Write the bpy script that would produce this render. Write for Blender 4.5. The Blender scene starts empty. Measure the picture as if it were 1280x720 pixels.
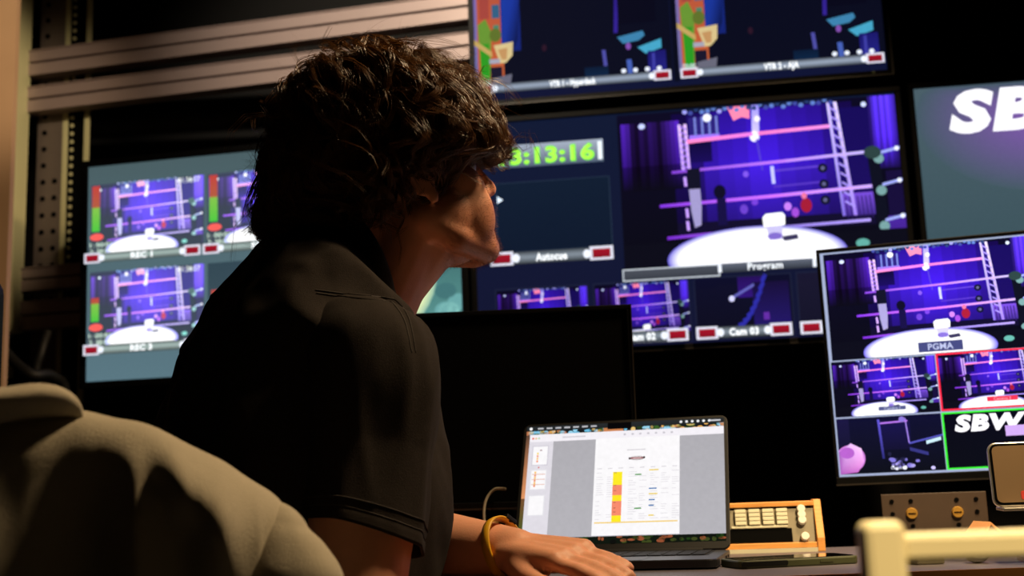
import bpy, bmesh, math, random
import numpy as np
from mathutils import Vector, Matrix, noise
random.seed(7); rng = np.random.default_rng(7)
scene = bpy.context.scene
col = scene.collection
R_ = math.radians

# ------------------------------------------------------------------ camera
FPX, CAM_Z = 1500.0, 0.853
PITCH, ROLL = R_(9.7325), R_(2.0364)
_f = Vector((0, math.cos(PITCH), math.sin(PITCH))); _u = Vector((0, -math.sin(PITCH), math.cos(PITCH))); _r = Vector((1, 0, 0))
CR = _r*math.cos(ROLL) - _u*math.sin(ROLL); CU = _r*math.sin(ROLL) + _u*math.cos(ROLL); CF = _f
cam_d = bpy.data.cameras.new('camera'); cam = bpy.data.objects.new('camera', cam_d); col.objects.link(cam)
cam_d.sensor_fit = 'HORIZONTAL'; cam_d.sensor_width = 36; cam_d.lens = FPX*36/1280
cam_d.clip_start = 0.02
m = Matrix.Identity(4)
for i in range(3):
    m[i][0], m[i][1], m[i][2] = CR[i], CU[i], -CF[i]
m[2][3] = CAM_Z
cam.matrix_world = m
cam_d.dof.use_dof = True; cam_d.dof.focus_distance = 1.47; cam_d.dof.aperture_fstop = 5.2
scene.camera = cam
def P(x, y, Y):
    """the point at depth Y (metres along the floor) seen in the photograph at pixel x, y"""
    q = CF + CR*((x-640)/FPX) - CU*((y-360)/FPX)
    return Vector((0, 0, CAM_Z)) + q*(Y/q.y)

# ------------------------------------------------------------------ world, lamps, exposure
w = bpy.data.worlds.new('dark_room'); scene.world = w; w.use_nodes = True
w.node_tree.nodes['Background'].inputs[0].default_value = (0.55, 0.5, 0.6, 1)
w.node_tree.nodes['Background'].inputs[1].default_value = 0.004
vs = scene.view_settings; vs.view_transform = 'Standard'; vs.look = 'None'; vs.exposure = 0; vs.gamma = 1; vs.use_curve_mapping = False
scene.cycles.use_denoising = True
scene.cycles.max_bounces = 6
def spot(name, loc, target, watts, color, size, blend, radius):
    l = bpy.data.lights.new(name, 'SPOT'); l.energy = watts; l.color = color; l.spot_size = R_(size); l.spot_blend = blend; l.shadow_soft_size = radius
    o = bpy.data.objects.new(name, l); col.objects.link(o); o.location = loc
    o.rotation_euler = (Vector(target)-Vector(loc)).to_track_quat('-Z', 'Y').to_euler()
    return o
spot('overhead_spot', (0.85, 1.52, 2.45), (0.1, 1.55, 0.9), 145, (1.0, 0.71, 0.40), 140, 0.7, 0.12)       # over the desk
spot('overhead_spot', (1.00, 0.50, 2.6), (0.52, 1.80, 0.78), 360, (1.0, 0.74, 0.40), 22, 0.7, 0.04)       # unseen spot added to brighten the consoles
spot('overhead_spot', (0.50, -0.20, 2.6), (0.42, 0.62, 0.80), 380, (1.0, 0.77, 0.48), 26, 0.6, 0.04)      # added to light the near cream frame, no fixture in view
spot('overhead_spot', (-0.35, 1.55, 2.78), (-0.20, 3.1, 2.10), 165, (1.0, 0.84, 0.62), 56, 1.0, 0.05)      # extra unseen spot for the rack rails, cone kept off the hair
spot('overhead_spot', (-0.20, 1.60, 2.75), (-1.42, 3.2, 1.95), 110, (1.0, 0.78, 0.50), 22, 0.8, 0.05)     # added, unseen, to lift the rack posts and beige wall edge

# ------------------------------------------------------------------ materials
def lin(c):
    def g(v):
        v /= 255.0
        return v/12.92 if v <= 0.04045 else ((v+0.055)/1.055)**2.4
    return tuple(g(v) for v in c[:3])
def mat(name, rgb, rough=0.6, metal=0.0, var=0.12, scale=30.0, bump=0.0, bscale=200.0, spec=0.5, stretch=None, attr=None, sss=0.0, sheen=0.0, coat=0.0):
    """procedural surface: base colour broken up by noise, optional fine relief"""
    M = bpy.data.materials.new(name); M.use_nodes = True
    nt = M.node_tree; b = nt.nodes['Principled BSDF']
    tc = nt.nodes.new('ShaderNodeTexCoord'); src = tc.outputs['Object']
    if stretch:
        mp = nt.nodes.new('ShaderNodeMapping'); mp.inputs['Scale'].default_value = stretch; nt.links.new(src, mp.inputs[0]); src = mp.outputs[0]
    n = nt.nodes.new('ShaderNodeTexNoise'); n.inputs['Scale'].default_value = scale; n.inputs['Detail'].default_value = 5
    nt.links.new(src, n.inputs['Vector'])
    c = lin(rgb)
    mix = nt.nodes.new('ShaderNodeMix'); mix.data_type = 'RGBA'
    mix.inputs[6].default_value = (*[v*(1-var) for v in c], 1); mix.inputs[7].default_value = (*[min(1, v*(1+var)) for v in c], 1)
    nt.links.new(n.outputs['Fac'], mix.inputs[0])
    out = mix.outputs[2]
    if attr:
        a = nt.nodes.new('ShaderNodeAttribute'); a.attribute_name = attr
        m2 = nt.nodes.new('ShaderNodeMix'); m2.data_type = 'RGBA'; m2.blend_type = 'MULTIPLY'; m2.inputs[0].default_value = 1
        nt.links.new(out, m2.inputs[6]); nt.links.new(a.outputs['Color'], m2.inputs[7]); out = m2.outputs[2]
    nt.links.new(out, b.inputs['Base Color'])
    b.inputs['Roughness'].default_value = rough; b.inputs['Metallic'].default_value = metal
    b.inputs['Specular IOR Level'].default_value = spec
    if sss:
        b.inputs['Subsurface Weight'].default_value = sss; b.inputs['Subsurface Radius'].default_value = (0.012, 0.004, 0.002); b.inputs['Subsurface Scale'].default_value = 0.6
    if sheen:
        b.inputs['Sheen Weight'].default_value = sheen; b.inputs['Sheen Roughness'].default_value = 0.5
    if coat: b.inputs['Coat Weight'].default_value = coat
    if bump:
        n2 = nt.nodes.new('ShaderNodeTexNoise'); n2.inputs['Scale'].default_value = bscale; n2.inputs['Detail'].default_value = 3
        nt.links.new(src, n2.inputs['Vector'])
        bp = nt.nodes.new('ShaderNodeBump'); bp.inputs['Strength'].default_value = bump; bp.inputs['Distance'].default_value = 0.002
        nt.links.new(n2.outputs['Fac'], bp.inputs['Height']); nt.links.new(bp.outputs[0], b.inputs['Normal'])
    return M
def screen_mat(name, strength=1.0):
    """a lit display: gives off the colours stored on its picture, with a faint pixel shimmer"""
    M = bpy.data.materials.new(name); M.use_nodes = True; nt = M.node_tree; b = nt.nodes['Principled BSDF']
    a = nt.nodes.new('ShaderNodeAttribute'); a.attribute_name = 'picture'
    tc = nt.nodes.new('ShaderNodeTexCoord'); n = nt.nodes.new('ShaderNodeTexNoise'); n.inputs['Scale'].default_value = 140
    nt.links.new(tc.outputs['Object'], n.inputs['Vector'])
    mr = nt.nodes.new('ShaderNodeMapRange'); mr.inputs[3].default_value = 0.94*strength; mr.inputs[4].default_value = 1.06*strength
    nt.links.new(n.outputs['Fac'], mr.inputs[0]); nt.links.new(mr.outputs[0], b.inputs['Emission Strength'])
    nt.links.new(a.outputs['Color'], b.inputs['Emission Color'])
    b.inputs['Base Color'].default_value = (0.001, 0.001, 0.001, 1); b.inputs['Roughness'].default_value = 0.5; b.inputs['Specular IOR Level'].default_value = 0.0
    return M
MT = dict(
    wall=mat('black_wall_paint', (14, 13, 15), 0.9, bump=0.2), floor=mat('dark_vinyl', (30, 28, 27), 0.6), ceil=mat('black_ceiling', (12, 12, 13), 0.9),
    peach=mat('beige_plaster', (196, 158, 124), 0.85, scale=6), bezel=mat('black_plastic', (7, 7, 8), 0.5, spec=0.1, bump=0.1, bscale=900),
    bezelg=mat('bezel_edge', (46, 41, 37), 0.4, metal=0.3), alu=mat('anodised_aluminium', (170, 150, 148), 0.45, metal=0.25, scale=8, var=0.06),
    cream=mat('cream_enamel', (206, 202, 158), 0.5, scale=8, var=0.06), steel=mat('grey_steel', (120, 108, 104), 0.5, metal=0.4), dark=mat('dark_void', (5, 5, 5), 0.9, spec=0.05),
    desk=mat('grey_laminate', (92, 86, 92), 0.45, scale=60), deskwood=mat('wood_edge', (190, 128, 70), 0.5, stretch=(3, 30, 30)),
    wood=mat('varnished_pine', (226, 158, 84), 0.45, scale=14, var=0.25, stretch=(2, 20, 20)), panel=mat('console_grey', (128, 120, 98), 0.5),
    cap=mat('ivory_keycap', (206, 202, 178), 0.35), orange=mat('orange_plastic', (236, 120, 20), 0.4), chrome=mat('chrome', (230, 225, 215), 0.18, metal=1),
    laptop=mat('space_grey_aluminium', (66, 66, 70), 0.38, metal=0.7, var=0.04), key=mat('black_key', (9, 9, 10), 0.6, spec=0.25),
    shirt=mat('charcoal_cotton', (46, 41, 38), 0.95, scale=120, var=0.2, bump=0.35, bscale=900, spec=0.1),
    seam=mat('seam_thread', (52, 46, 42), 0.9), skin=mat('skin', (228, 164, 132), 0.5, scale=70, var=0.07, bump=0.12, bscale=420, attr='tint', sss=0.12, spec=0.35),
    hair=mat('brown_hair', (98, 63, 27), 0.36, scale=34, var=0.75, spec=0.5), hairin=mat('hair_depth', (30, 20, 13), 0.9, scale=40, spec=0.1), beard=mat('stubble', (120, 74, 44), 0.6),
    jacket=mat('beige_fleece', (186, 176, 154), 0.95, scale=90, var=0.08, bump=0.5, bscale=700, spec=0.1, sheen=0.15),
    cuff=mat('pale_blue_cotton', (160, 178, 196), 0.9, bump=0.3), trousers=mat('black_denim', (22, 23, 28), 0.9, bump=0.3, bscale=800),
    shoe=mat('black_leather', (16, 15, 15), 0.5), sole=mat('rubber_sole', (200, 196, 188), 0.8), yellow=mat('yellow_silicone', (226, 172, 30), 0.42),
    phone=mat('olive_rubber', (64, 68, 40), 0.5), glass=mat('dark_glass', (10, 10, 11), 0.08, spec=0.6), silver=mat('silver_rim', (220, 214, 204), 0.3, metal=0.9),
    brown=mat('dim_reflection_glass', (118, 96, 72), 0.3, var=0.08, scale=10), red=mat('red_plastic', (190, 50, 40), 0.5), brass=mat('brass', (214, 164, 74), 0.35, metal=0.6),
    plate=mat('bronzed_plate', (66, 50, 38), 0.55, var=0.15), cable=mat('grey_cable', (170, 160, 140), 0.6), bcable=mat('black_cable', (18, 17, 17), 0.6),
    creamw=mat('cream_painted_metal', (226, 212, 160), 0.4, var=0.05), eye=mat('eye_white', (226, 220, 214), 0.2), iris=mat('brown_iris', (60, 38, 20), 0.2),
    paper=mat('tan_paper', (222, 160, 104), 0.8), amber=mat('amber_tape', (206, 150, 66), 0.4), white=mat('white_plastic', (226, 222, 212), 0.5), green=mat('led_green', (90, 120, 20), 0.4),
    scr=screen_mat('lit_display', 1.3), scrl=screen_mat('laptop_display', 1.0),
)

# ------------------------------------------------------------------ builders
class MB:
    def __init__(s): s.v = []; s.f = []
    def add(s, vs, fs):
        o = len(s.v); s.v += [tuple(p) for p in vs]; s.f += [tuple(i+o for i in f) for f in fs]; return s
    def box(s, a, b, rot=None, c=(0, 0, 0)):
        x0, y0, z0 = a; x1, y1, z1 = b
        vs = [Vector((x, y, z)) for x in (x0, x1) for y in (y0, y1) for z in (z0, z1)]
        if rot is not None: vs = [rot @ p + Vector(c) for p in vs]
        return s.add(vs, [(0, 1, 3, 2), (4, 6, 7, 5), (0, 4, 5, 1), (2, 3, 7, 6), (0, 2, 6, 4), (1, 5, 7, 3)])
    def cyl(s, p0, p1, r0, r1=None, n=20):
        p0, p1 = Vector(p0), Vector(p1); r1 = r0 if r1 is None else r1
        d = (p1-p0).normalized(); a = d.orthogonal().normalized(); b = d.cross(a)
        vs = []
        for p, r in ((p0, r0), (p1, r1)):
            vs += [p + (a*math.cos(t)+b*math.sin(t))*r for t in [2*math.pi*i/n for i in range(n)]]
        fs = [(i, (i+1) % n, n+(i+1) % n, n+i) for i in range(n)] + [tuple(range(n))[::-1], tuple(range(n, 2*n))]
        return s.add(vs, fs)
    def tube(s, pts, r, n=8, caps=True):
        pts = [Vector(p) for p in pts]; k = len(pts); rr = r if isinstance(r, (list, tuple)) else [r]*k
        t0 = (pts[1]-pts[0]).normalized(); a = t0.orthogonal().normalized(); vs = []
        for i, p in enumerate(pts):
            t = (pts[min(i+1, k-1)]-pts[max(i-1, 0)]).normalized(); a = (a - t*a.dot(t)).normalized(); b = t.cross(a)
            vs += [p + (a*math.cos(q)+b*math.sin(q))*rr[i] for q in [2*math.pi*j/n for j in range(n)]]
        fs = [(i*n+j, i*n+(j+1) % n, (i+1)*n+(j+1) % n, (i+1)*n+j) for i in range(k-1) for j in range(n)]
        if caps: fs += [tuple(range(n))[::-1], tuple(range((k-1)*n, k*n))]
        return s.add(vs, fs)
    def capsule(s, p0, p1, r0, r1, n=20, h=6):
        p0, p1 = Vector(p0), Vector(p1); d = (p1-p0).normalized() if (p1-p0).length > 1e-6 else Vector((0, 0, 1))
        pts, rr = [], []
        for i in range(h):
            t = math.pi/2*(i+0.25)/h; pts.append(p0-d*r0*math.cos(t)); rr.append(r0*math.sin(t))
        pts.append(p0); rr.append(r0); pts.append(p1); rr.append(r1)
        for i in range(h):
            t = math.pi/2*(h-i-0.25-0.5)/h; pts.append(p1+d*r1*math.cos(t)); rr.append(r1*math.sin(t))
        return s.tube(pts, rr, n)
    def ell(s, c, rad, M3=None, n=20, k=12):
        c = Vector(c); vs = []
        for i in range(1, k):
            t = math.pi*i/k
            for j in range(n):
                q = 2*math.pi*j/n; p = Vector((rad[0]*math.sin(t)*math.cos(q), rad[1]*math.sin(t)*math.sin(q), rad[2]*math.cos(t)))
                vs.append(c + (M3 @ p if M3 else p))
        tp, bt = Vector((0, 0, rad[2])), Vector((0, 0, -rad[2])); vs += [c+(M3 @ tp if M3 else tp), c+(M3 @ bt if M3 else bt)]
        T, B = len(vs)-2, len(vs)-1
        fs = [(i*n+j, (i+1)*n+j, (i+1)*n+(j+1) % n, i*n+(j+1) % n) for i in range(k-2) for j in range(n)]
        fs += [(T, j, (j+1) % n) for j in range(n)] + [(B, (k-2)*n+(j+1) % n, (k-2)*n+j) for j in range(n)]
        return s.add(vs, fs)
    def rbox(s, a, b, r, axis=1, n=5):
        """slab with rounded corners in the plane across axis"""
        ax = [i for i in range(3) if i != axis]; lo, hi = a, b; ring = []
        for cx, cy, t0 in ((hi[ax[0]]-r, hi[ax[1]]-r, 0), (lo[ax[0]]+r, hi[ax[1]]-r, 90), (lo[ax[0]]+r, lo[ax[1]]+r, 180), (hi[ax[0]]-r, lo[ax[1]]+r, 270)):
            for i in range(n+1):
                t = R_(t0+90*i/n); ring.append((cx+r*math.cos(t), cy+r*math.sin(t)))
        k = len(ring); vs = []
        for q in (lo[axis], hi[axis]):
            for x, y in ring:
                p = [0, 0, 0]; p[ax[0]] = x; p[ax[1]] = y; p[axis] = q; vs.append(p)
        fs = [(i, (i+1) % k, k+(i+1) % k, k+i) for i in range(k)] + [tuple(range(k))[::-1], tuple(range(k, 2*k))]
        return s.add(vs, fs)
    def build(s, name, mt, parent=None, smooth=False, bevel=0, fix=True):
        me = bpy.data.meshes.new(name); me.from_pydata(s.v, [], s.f)
        if fix:
            bm = bmesh.new(); bm.from_mesh(me); bmesh.ops.recalc_face_normals(bm, faces=bm.faces); bm.to_mesh(me); bm.free()
        me.materials.append(MT[mt] if isinstance(mt, str) else mt)
        if smooth: me.polygons.foreach_set('use_smooth', [True]*len(me.polygons))
        o = bpy.data.objects.new(name, me); col.objects.link(o)
        if parent: o.parent = parent
        if bevel:
            bv = o.modifiers.new('bevel', 'BEVEL'); bv.width = bevel; bv.segments = 2; bv.limit_method = 'ANGLE'
        return o
def tag(o, label=None, cat=None, group=None, kind=None):
    if label: o['label'] = label
    if cat: o['category'] = cat
    if group: o['group'] = group
    if kind: o['kind'] = kind
    return o
def empty(name, loc=(0, 0, 0), label=None, cat=None, rot=None, group=None):
    o = bpy.data.objects.new(name, None); col.objects.link(o); o.empty_display_size = 0.05
    o.matrix_world = (Matrix.Translation(Vector(loc)) @ rot.to_4x4()) if rot is not None else Matrix.Translation(Vector(loc))
    return tag(o, label, cat, group)
def box(a, b): return MB().box(a, b)
def rotz(a): return Matrix.Rotation(a, 3, 'Z')
def loft(rings, close=True, caps=False):
    n = len(rings[0]); mb = MB(); vs = [p for r in rings for p in r]
    fs = [(i*n+j, i*n+(j+1) % n, (i+1)*n+(j+1) % n, (i+1)*n+j) for i in range(len(rings)-1) for j in range(n if close else n-1)]
    if caps: fs += [tuple(range(n))[::-1], tuple(range((len(rings)-1)*n, len(rings)*n))]
    return mb.add(vs, fs)
def smooth_path(pts, k=8):
    pts = [np.array(p, float) for p in pts]; out = []
    for i in range(len(pts)-1):
        p0, p1, p2, p3 = pts[max(i-1, 0)], pts[i], pts[i+1], pts[min(i+2, len(pts)-1)]
        for j in range(k):
            t = j/k; out.append(0.5*((2*p1)+(-p0+p2)*t+(2*p0-5*p1+4*p2-p3)*t*t+(-p0+3*p1-3*p2+p3)*t**3))
    out.append(pts[-1]); return out

# ------------------------------------------------------------------ room shell
yawW = R_(8.5)
wr = rotz(-yawW)
def struct(name, mb, mt): return tag(mb.build(name, mt), kind='structure')
struct('floor', box((-3.2, -1.6, -0.05), (3.2, 4.4, 0)), 'floor')
struct('ceiling', box((-3.2, -1.6, 2.9), (3.2, 4.4, 2.95)), 'ceil')
struct('wall_back', MB().box((-3.6, 0, 0), (3.6, 0.08, 2.9), wr, (0.42, 3.36, 0)), 'wall')
struct('wall_right', box((3.0, -1.6, 0), (3.08, 4.4, 2.9)), 'wall')
struct('wall_front', box((-3.2, -1.6, 0), (3.2, -1.52, 2.9)), 'wall')
pe = P(21, 0, 2.95)
struct('wall_left', box((pe.x-1.6, 2.95, 0), (pe.x, 2.975, 2.9)), 'peach')
struct('wall_side', box((pe.x-1.62, -1.6, 0), (pe.x-1.54, 2.95, 2.9)), 'wall')

# ------------------------------------------------------------------ display pictures
class Pic:
    """flat print on a lit display, in fractions of a cell; each layer lies a hair above the last"""
    def __init__(s, W, H, cell=(0, 0, 1, 1)): s.W, s.H, s.cell = W, H, cell; s.v = []; s.f = []; s.c = []; s.k = 0; s.clip = False; s.dim = 1.0
    def pt(s, u, v):
        if s.clip: u = min(1, max(0, u)); v = min(1, max(0, v))
        a, b, c, d = s.cell; u, v = a+u*(c-a), b+v*(d-b)
        return ((u-0.5)*s.W, -0.0012-0.00012*s.k, (0.5-v)*s.H)
    def poly(s, pts, cols):
        if isinstance(cols[0], (int, float)): cols = [cols]*len(pts)
        o = len(s.v); s.v += [s.pt(*p) for p in pts]; s.f.append(tuple(range(o, o+len(pts)))); s.c += [lin(tuple(v*s.dim for v in c)) for c in cols]; s.k += 1
    def rect(s, u0, v0, u1, v1, c, c2=None, horiz=False):
        cs = [c, c, c2, c2] if c2 and not horiz else ([c, c2, c2, c] if c2 else c)
        s.poly([(u0, v0), (u1, v0), (u1, v1), (u0, v1)], cs)
    def line(s, u0, v0, u1, v1, t, c, c2=None):
        s.poly([(u0, v0-t/2), (u1, v1-t/2), (u1, v1+t/2), (u0, v0+t/2)], [c, c2 or c, c2 or c, c])
    def vbar(s, u0, v0, u1, v1, t, c, c2=None):
        s.poly([(u0-t/2, v0), (u0+t/2, v0), (u1+t/2, v1), (u1-t/2, v1)], [c, c, c2 or c, c2 or c])
    def disc(s, u, v, ru, rv, c, edge=None, n=28):
        if edge is None:
            s.poly([(u+ru*math.cos(2*math.pi*i/n), v+rv*math.sin(2*math.pi*i/n)) for i in range(n)], c); return
        for r0, r1, ca, cb in ((0, 0.86, c, c), (0.86, 1, c, edge)):
            for i in range(n):
                t0, t1 = 2*math.pi*i/n, 2*math.pi*(i+1)/n
                q = [(u+ru*r0*math.cos(t0), v+rv*r0*math.sin(t0)), (u+ru*r1*math.cos(t0), v+rv*r1*math.sin(t0)), (u+ru*r1*math.cos(t1), v+rv*r1*math.sin(t1)), (u+ru*r0*math.cos(t1), v+rv*r0*math.sin(t1))]
                if r0 == 0: q = q[1:] + q[:1]; q = [q[3], q[0], q[1]]; cs = [ca, cb, cb]
                else: cs = [ca, cb, cb, ca]
                k = s.k; s.poly(q, cs); s.k = k
        s.k += 1
    def outline(s, u0, v0, u1, v1, tu, tv, c):
        k = s.k
        for q in ((u0, v0, u1, v0+tv), (u0, v1-tv, u1, v1), (u0, v0, u0+tu, v1), (u1-tu, v0, u1, v1)): s.rect(*q, c); s.k = k
        s.k += 1
    def text(s, string, u, v, h, c, width=None, bold=0.0, shear=0.0, align='CENTER'):
        """h: cap height as a fraction of the cell; (u, v) the middle of the line"""
        vs, fs, x0, x1 = text_mesh(string, bold, shear)
        a, b, cc, d = s.cell; ch = (d-b)*s.H; cw = (cc-a)*s.W
        sc = h*ch/0.70; su = sc/cw
        if width: su = width/(x1-x0)
        off = {'CENTER': -(x0+x1)/2, 'LEFT': -x0, 'RIGHT': -x1}[align]
        o = len(s.v)
        s.v += [s.pt(u+(x+off)*su, v-(y-0.35)*sc/ch) for x, y in vs]; s.f += [tuple(i+o for i in f) for f in fs]; s.c += [lin(c)]*len(vs); s.k += 1
    def build(s, name, parent, mt='scr', label=None):
        me = bpy.data.meshes.new(name); me.from_pydata(s.v, [], s.f)
        a = me.color_attributes.new('picture', 'FLOAT_COLOR', 'POINT')
        a.data.foreach_set('color', np.array([(*c, 1) for c in s.c], np.float32).ravel())
        me.materials.append(MT[mt]); o = bpy.data.objects.new(name, me); col.objects.link(o); o.parent = parent
        if label: o['label'] = label
        return o
_tc = {}
def text_mesh(string, bold=0.0, shear=0.0):
    k = (string, bold, shear)
    if k not in _tc:
        cu = bpy.data.curves.new('t', 'FONT'); cu.body = string; cu.size = 1; cu.resolution_u = 3; cu.offset = bold; cu.shear = shear; cu.space_character = 1.0+bold*2.2
        cu.fill_mode = 'FRONT'
        o = bpy.data.objects.new('t', cu); col.objects.link(o)
        me = bpy.data.meshes.new_from_object(o.evaluated_get(bpy.context.evaluated_depsgraph_get()))
        vs = [(v.co.x, v.co.y) for v in me.vertices]; fs = [tuple(p.vertices) for p in me.polygons]
        bpy.data.objects.remove(o); bpy.data.meshes.remove(me)
        _tc[k] = (vs, fs, min(p[0] for p in vs), max(p[0] for p in vs))
    return _tc[k]

def ring_picture(p, lift=0, bright=1.0, zoom=None, title=None):
    """the stage seen by the studio cameras: boxing ring, truss, curtains and a lit white disc"""
    L = lambda *c: tuple(min(255, v*bright+lift*(0.85, 1.0, 1.0)[i]) for i, v in enumerate(c))
    p.clip = True
    p.rect(0, 0, 1, 1, L(10, 8, 30), L(8, 8, 18))
    for i in range(12):                                             # back wall, uneven wash of light
        a, b = 0.2+0.054*i, 0.2+0.054*(i+1)
        g = [0.35, 0.5, 0.75, 0.85, 0.9, 1, 1, 0.9, 0.85, 0.8, 0.65, 0.4][i]; k = p.k
        p.rect(a, 0.02, b, 0.40, L(46*g, 18*g, 160*g), L(62*g, 26*g, 212*g)); p.k = k
        p.rect(a, 0.40, b, 0.72, L(62*g, 28*g, 206*g), L(42*g, 20*g, 140*g)); p.k = k
    p.k += 1
    for i in range(13):                                             # curtain left
        a = 0.012+0.0165*i; g = [1.1, 0.9, 0.4, 0.25, 0.5, 0.35, 0.6, 0.5, 0.3, 0.6, 0.8, 1.0, 1.2][i]; k = p.k
        p.rect(a, 0.06, a+0.0165, 0.34, L(66*g, 28*g, 150*g), L(44*g, 16*g, 110*g)); p.k = k
        p.rect(a, 0.34, a+0.0165, 0.5, L(30*g, 10*g, 80*g), L(9, 8, 20)); p.k = k
    p.k += 1
    for i in range(9):                                              # curtain right
        a = 0.905+0.0106*i; g = [0.5, 0.9, 1.2, 0.9, 1.3, 1.0, 1.3, 1.0, 0.8][i]; k = p.k
        p.rect(a, 0, a+0.0106, 0.25, L(76*g, 46*g, 210*g), L(70*g, 36*g, 200*g)); p.k = k
        p.rect(a, 0.25, a+0.0106, 0.46, L(70*g, 36*g, 200*g), L(22, 12, 60)); p.k = k
    p.k += 1
    p.rect(0.79, 0.06, 0.905, 0.62, L(20, 10, 80), L(24, 12, 84)); p.rect(0.25, 0.21, 0.34, 0.34, L(14, 8, 50), L(22, 10, 80))
    p.rect(0.2, 0.72, 0.9, 0.8, L(16, 12, 40)); p.rect(0.79, 0.60, 0.9, 0.74, L(110, 70, 200), L(60, 40, 130))
    for i in range(7): k = p.k; p.vbar(0.8+0.014*i, 0.62, 0.805+0.014*i, 0.76, 0.004, L(40, 25, 90)); p.k = k
    p.k += 1
    p.rect(0.262, 0.05, 0.372, 0.20, L(40, 30, 110)); p.rect(0.262, 0.165, 0.372, 0.20, L(150, 110, 240))
    for i in range(4): k = p.k; p.vbar(0.285+0.026*i, 0.05, 0.285+0.026*i, 0.17, 0.008, L(110, 120, 200)); p.k = k
    p.k += 1
    p.poly([(0.405, 0.0), (0.485, 0.0), (0.483, 0.085), (0.455, 0.07), (0.425, 0.09)], L(255, 130, 165))
    for u in (0.227, 0.248): p.vbar(u, 0.09, u+0.006, 0.40, 0.011, L(228, 190, 255), L(190, 150, 250))
    for i in range(8): k = p.k; p.line(0.228, 0.10+0.036*i, 0.252, 0.125+0.036*i, 0.012, L(150, 110, 220)); p.k = k
    p.k += 1
    p.vbar(0.506, 0.0, 0.5, 0.22, 0.026, L(150, 140, 240), L(210, 200, 255)); p.disc(0.495, 0.20, 0.016, 0.035, L(240, 235, 255)); p.disc(0.51, 0.09, 0.01, 0.02, L(240, 235, 255))
    p.vbar(0.503, 0.22, 0.516, 0.42, 0.006, L(80, 60, 190))
    p.vbar(0.765, 0.02, 0.79, 0.74, 0.010, L(206, 190, 255), L(120, 100, 210)); p.vbar(0.79, 0.02, 0.83, 0.74, 0.012, L(220, 204, 255), L(150, 120, 230))
    for i in range(11): k = p.k; p.line(0.768+0.003*i, 0.05+0.06*i, 0.795+0.0035*i, 0.085+0.06*i, 0.014, L(160, 140, 236)); p.k = k
    p.k += 1
    for i in range(26):                                             # lighting grid along the top
        k = p.k; u = 0.25+0.021*i; p.disc(u, 0.012+0.012*math.sin(i*2.3), 0.009, 0.014, L(*random.choice([(90, 120, 190), (60, 70, 150), (150, 150, 230), (40, 60, 110)]))); p.k = k
    p.k += 1
    p.disc(0.33, 0.06, 0.015, 0.026, L(235, 240, 255)); p.disc(0.09, 0.085, 0.012, 0.018, L(190, 200, 250)); p.disc(0.89, 0.05, 0.009, 0.016, L(200, 210, 250))
    p.line(0.252, 0.205, 0.49, 0.185, 0.024, L(255, 130, 190), L(230, 120, 220)); p.line(0.51, 0.185, 0.765, 0.172, 0.022, L(250, 120, 190), L(235, 140, 220))
    p.line(0.19, 0.395, 0.6, 0.372, 0.018, L(120, 60, 200), L(190, 120, 245)); p.line(0.6, 0.372, 0.9, 0.350, 0.018, L(190, 130, 245), L(190, 180, 245))
    p.line(0.55, 0.43, 0.72, 0.42, 0.012, L(90, 60, 190)); p.line(0.55, 0.53, 0.72, 0.52, 0.012, L(80, 50, 180))
    p.vbar(0.55, 0.40, 0.552, 0.51, 0.012, L(190, 190, 255))
    p.line(0.14, 0.605, 0.55, 0.588, 0.020, L(120, 50, 210), L(205, 110, 255)); p.line(0.55, 0.588, 0.92, 0.565, 0.020, L(205, 110, 255), L(200, 170, 255))
    p.line(0.16, 0.81, 0.45, 0.79, 0.020, L(110, 40, 190), L(150, 90, 220)); p.line(0.45, 0.79, 0.88, 0.775, 0.018, L(120, 100, 200), L(170, 150, 240))
    p.poly([(0.248, 0.51), (0.288, 0.50), (0.29, 0.62), (0.285, 0.74), (0.262, 0.755), (0.252, 0.65)], L(150, 142, 190)); p.rect(0.245, 0.38, 0.292, 0.51, L(16, 16, 34))
    for v in (0.46, 0.66, 0.74): p.vbar(0.236, v-0.03, 0.238, v+0.03, 0.010, L(190, 150, 245))
    p.disc(0.358, 0.54, 0.022, 0.045, L(14, 12, 34)); p.rect(0.345, 0.58, 0.378, 0.75, L(20, 14, 60))
    for v in (0.435, 0.535, 0.635): p.disc(0.728, v, 0.017, 0.03, L(18, 18, 40)); p.disc(0.728, v, 0.007, 0.013, L(90, 90, 130))
    p.disc(0.66, 0.66, 0.02, 0.045, L(150, 26, 50)); p.disc(0.655, 0.60, 0.010, 0.02, L(220, 110, 150)); p.disc(0.62, 0.70, 0.013, 0.03, L(150, 70, 200)); p.disc(0.595, 0.66, 0.013, 0.026, L(190, 120, 240))
    p.disc(0.455, 0.44, 0.01, 0.02, L(120, 80, 220)); p.disc(0.44, 0.66, 0.014, 0.03, L(100, 60, 190)); p.disc(0.48, 0.62, 0.012, 0.02, L(110, 60, 200))
    p.poly([(0.885, 0.34), (0.925, 0.33), (0.945, 0.85), (0.905, 0.86)], L(12, 14, 28)); p.rect(0.945, 0.48, 1, 0.76, L(20, 12, 52)); p.rect(0.94, 0.76, 1, 0.95, L(70, 36, 150), L(50, 24, 110))
    for v in (0.37, 0.57, 0.79):
        p.line(0.93, v-0.005, 1.0, v-0.03, 0.018, L(150, 160, 230)); p.disc(0.925, v+0.03, 0.018, 0.03, L(110, 150, 150)); p.disc(0.99, v-0.026, 0.008, 0.014, L(230, 235, 255))
    p.disc(0.905, 0.36, 0.03, 0.04, L(40, 60, 60))
    p.rect(0, 0.84, 1, 1, L(10, 10, 22))
    p.disc(0.474, 0.955, 0.318, 0.185, L(250, 250, 255), L(90, 80, 200), 56)
    p.disc(0.845, 0.915, 0.024, 0.026, L(90, 160, 150))
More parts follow.
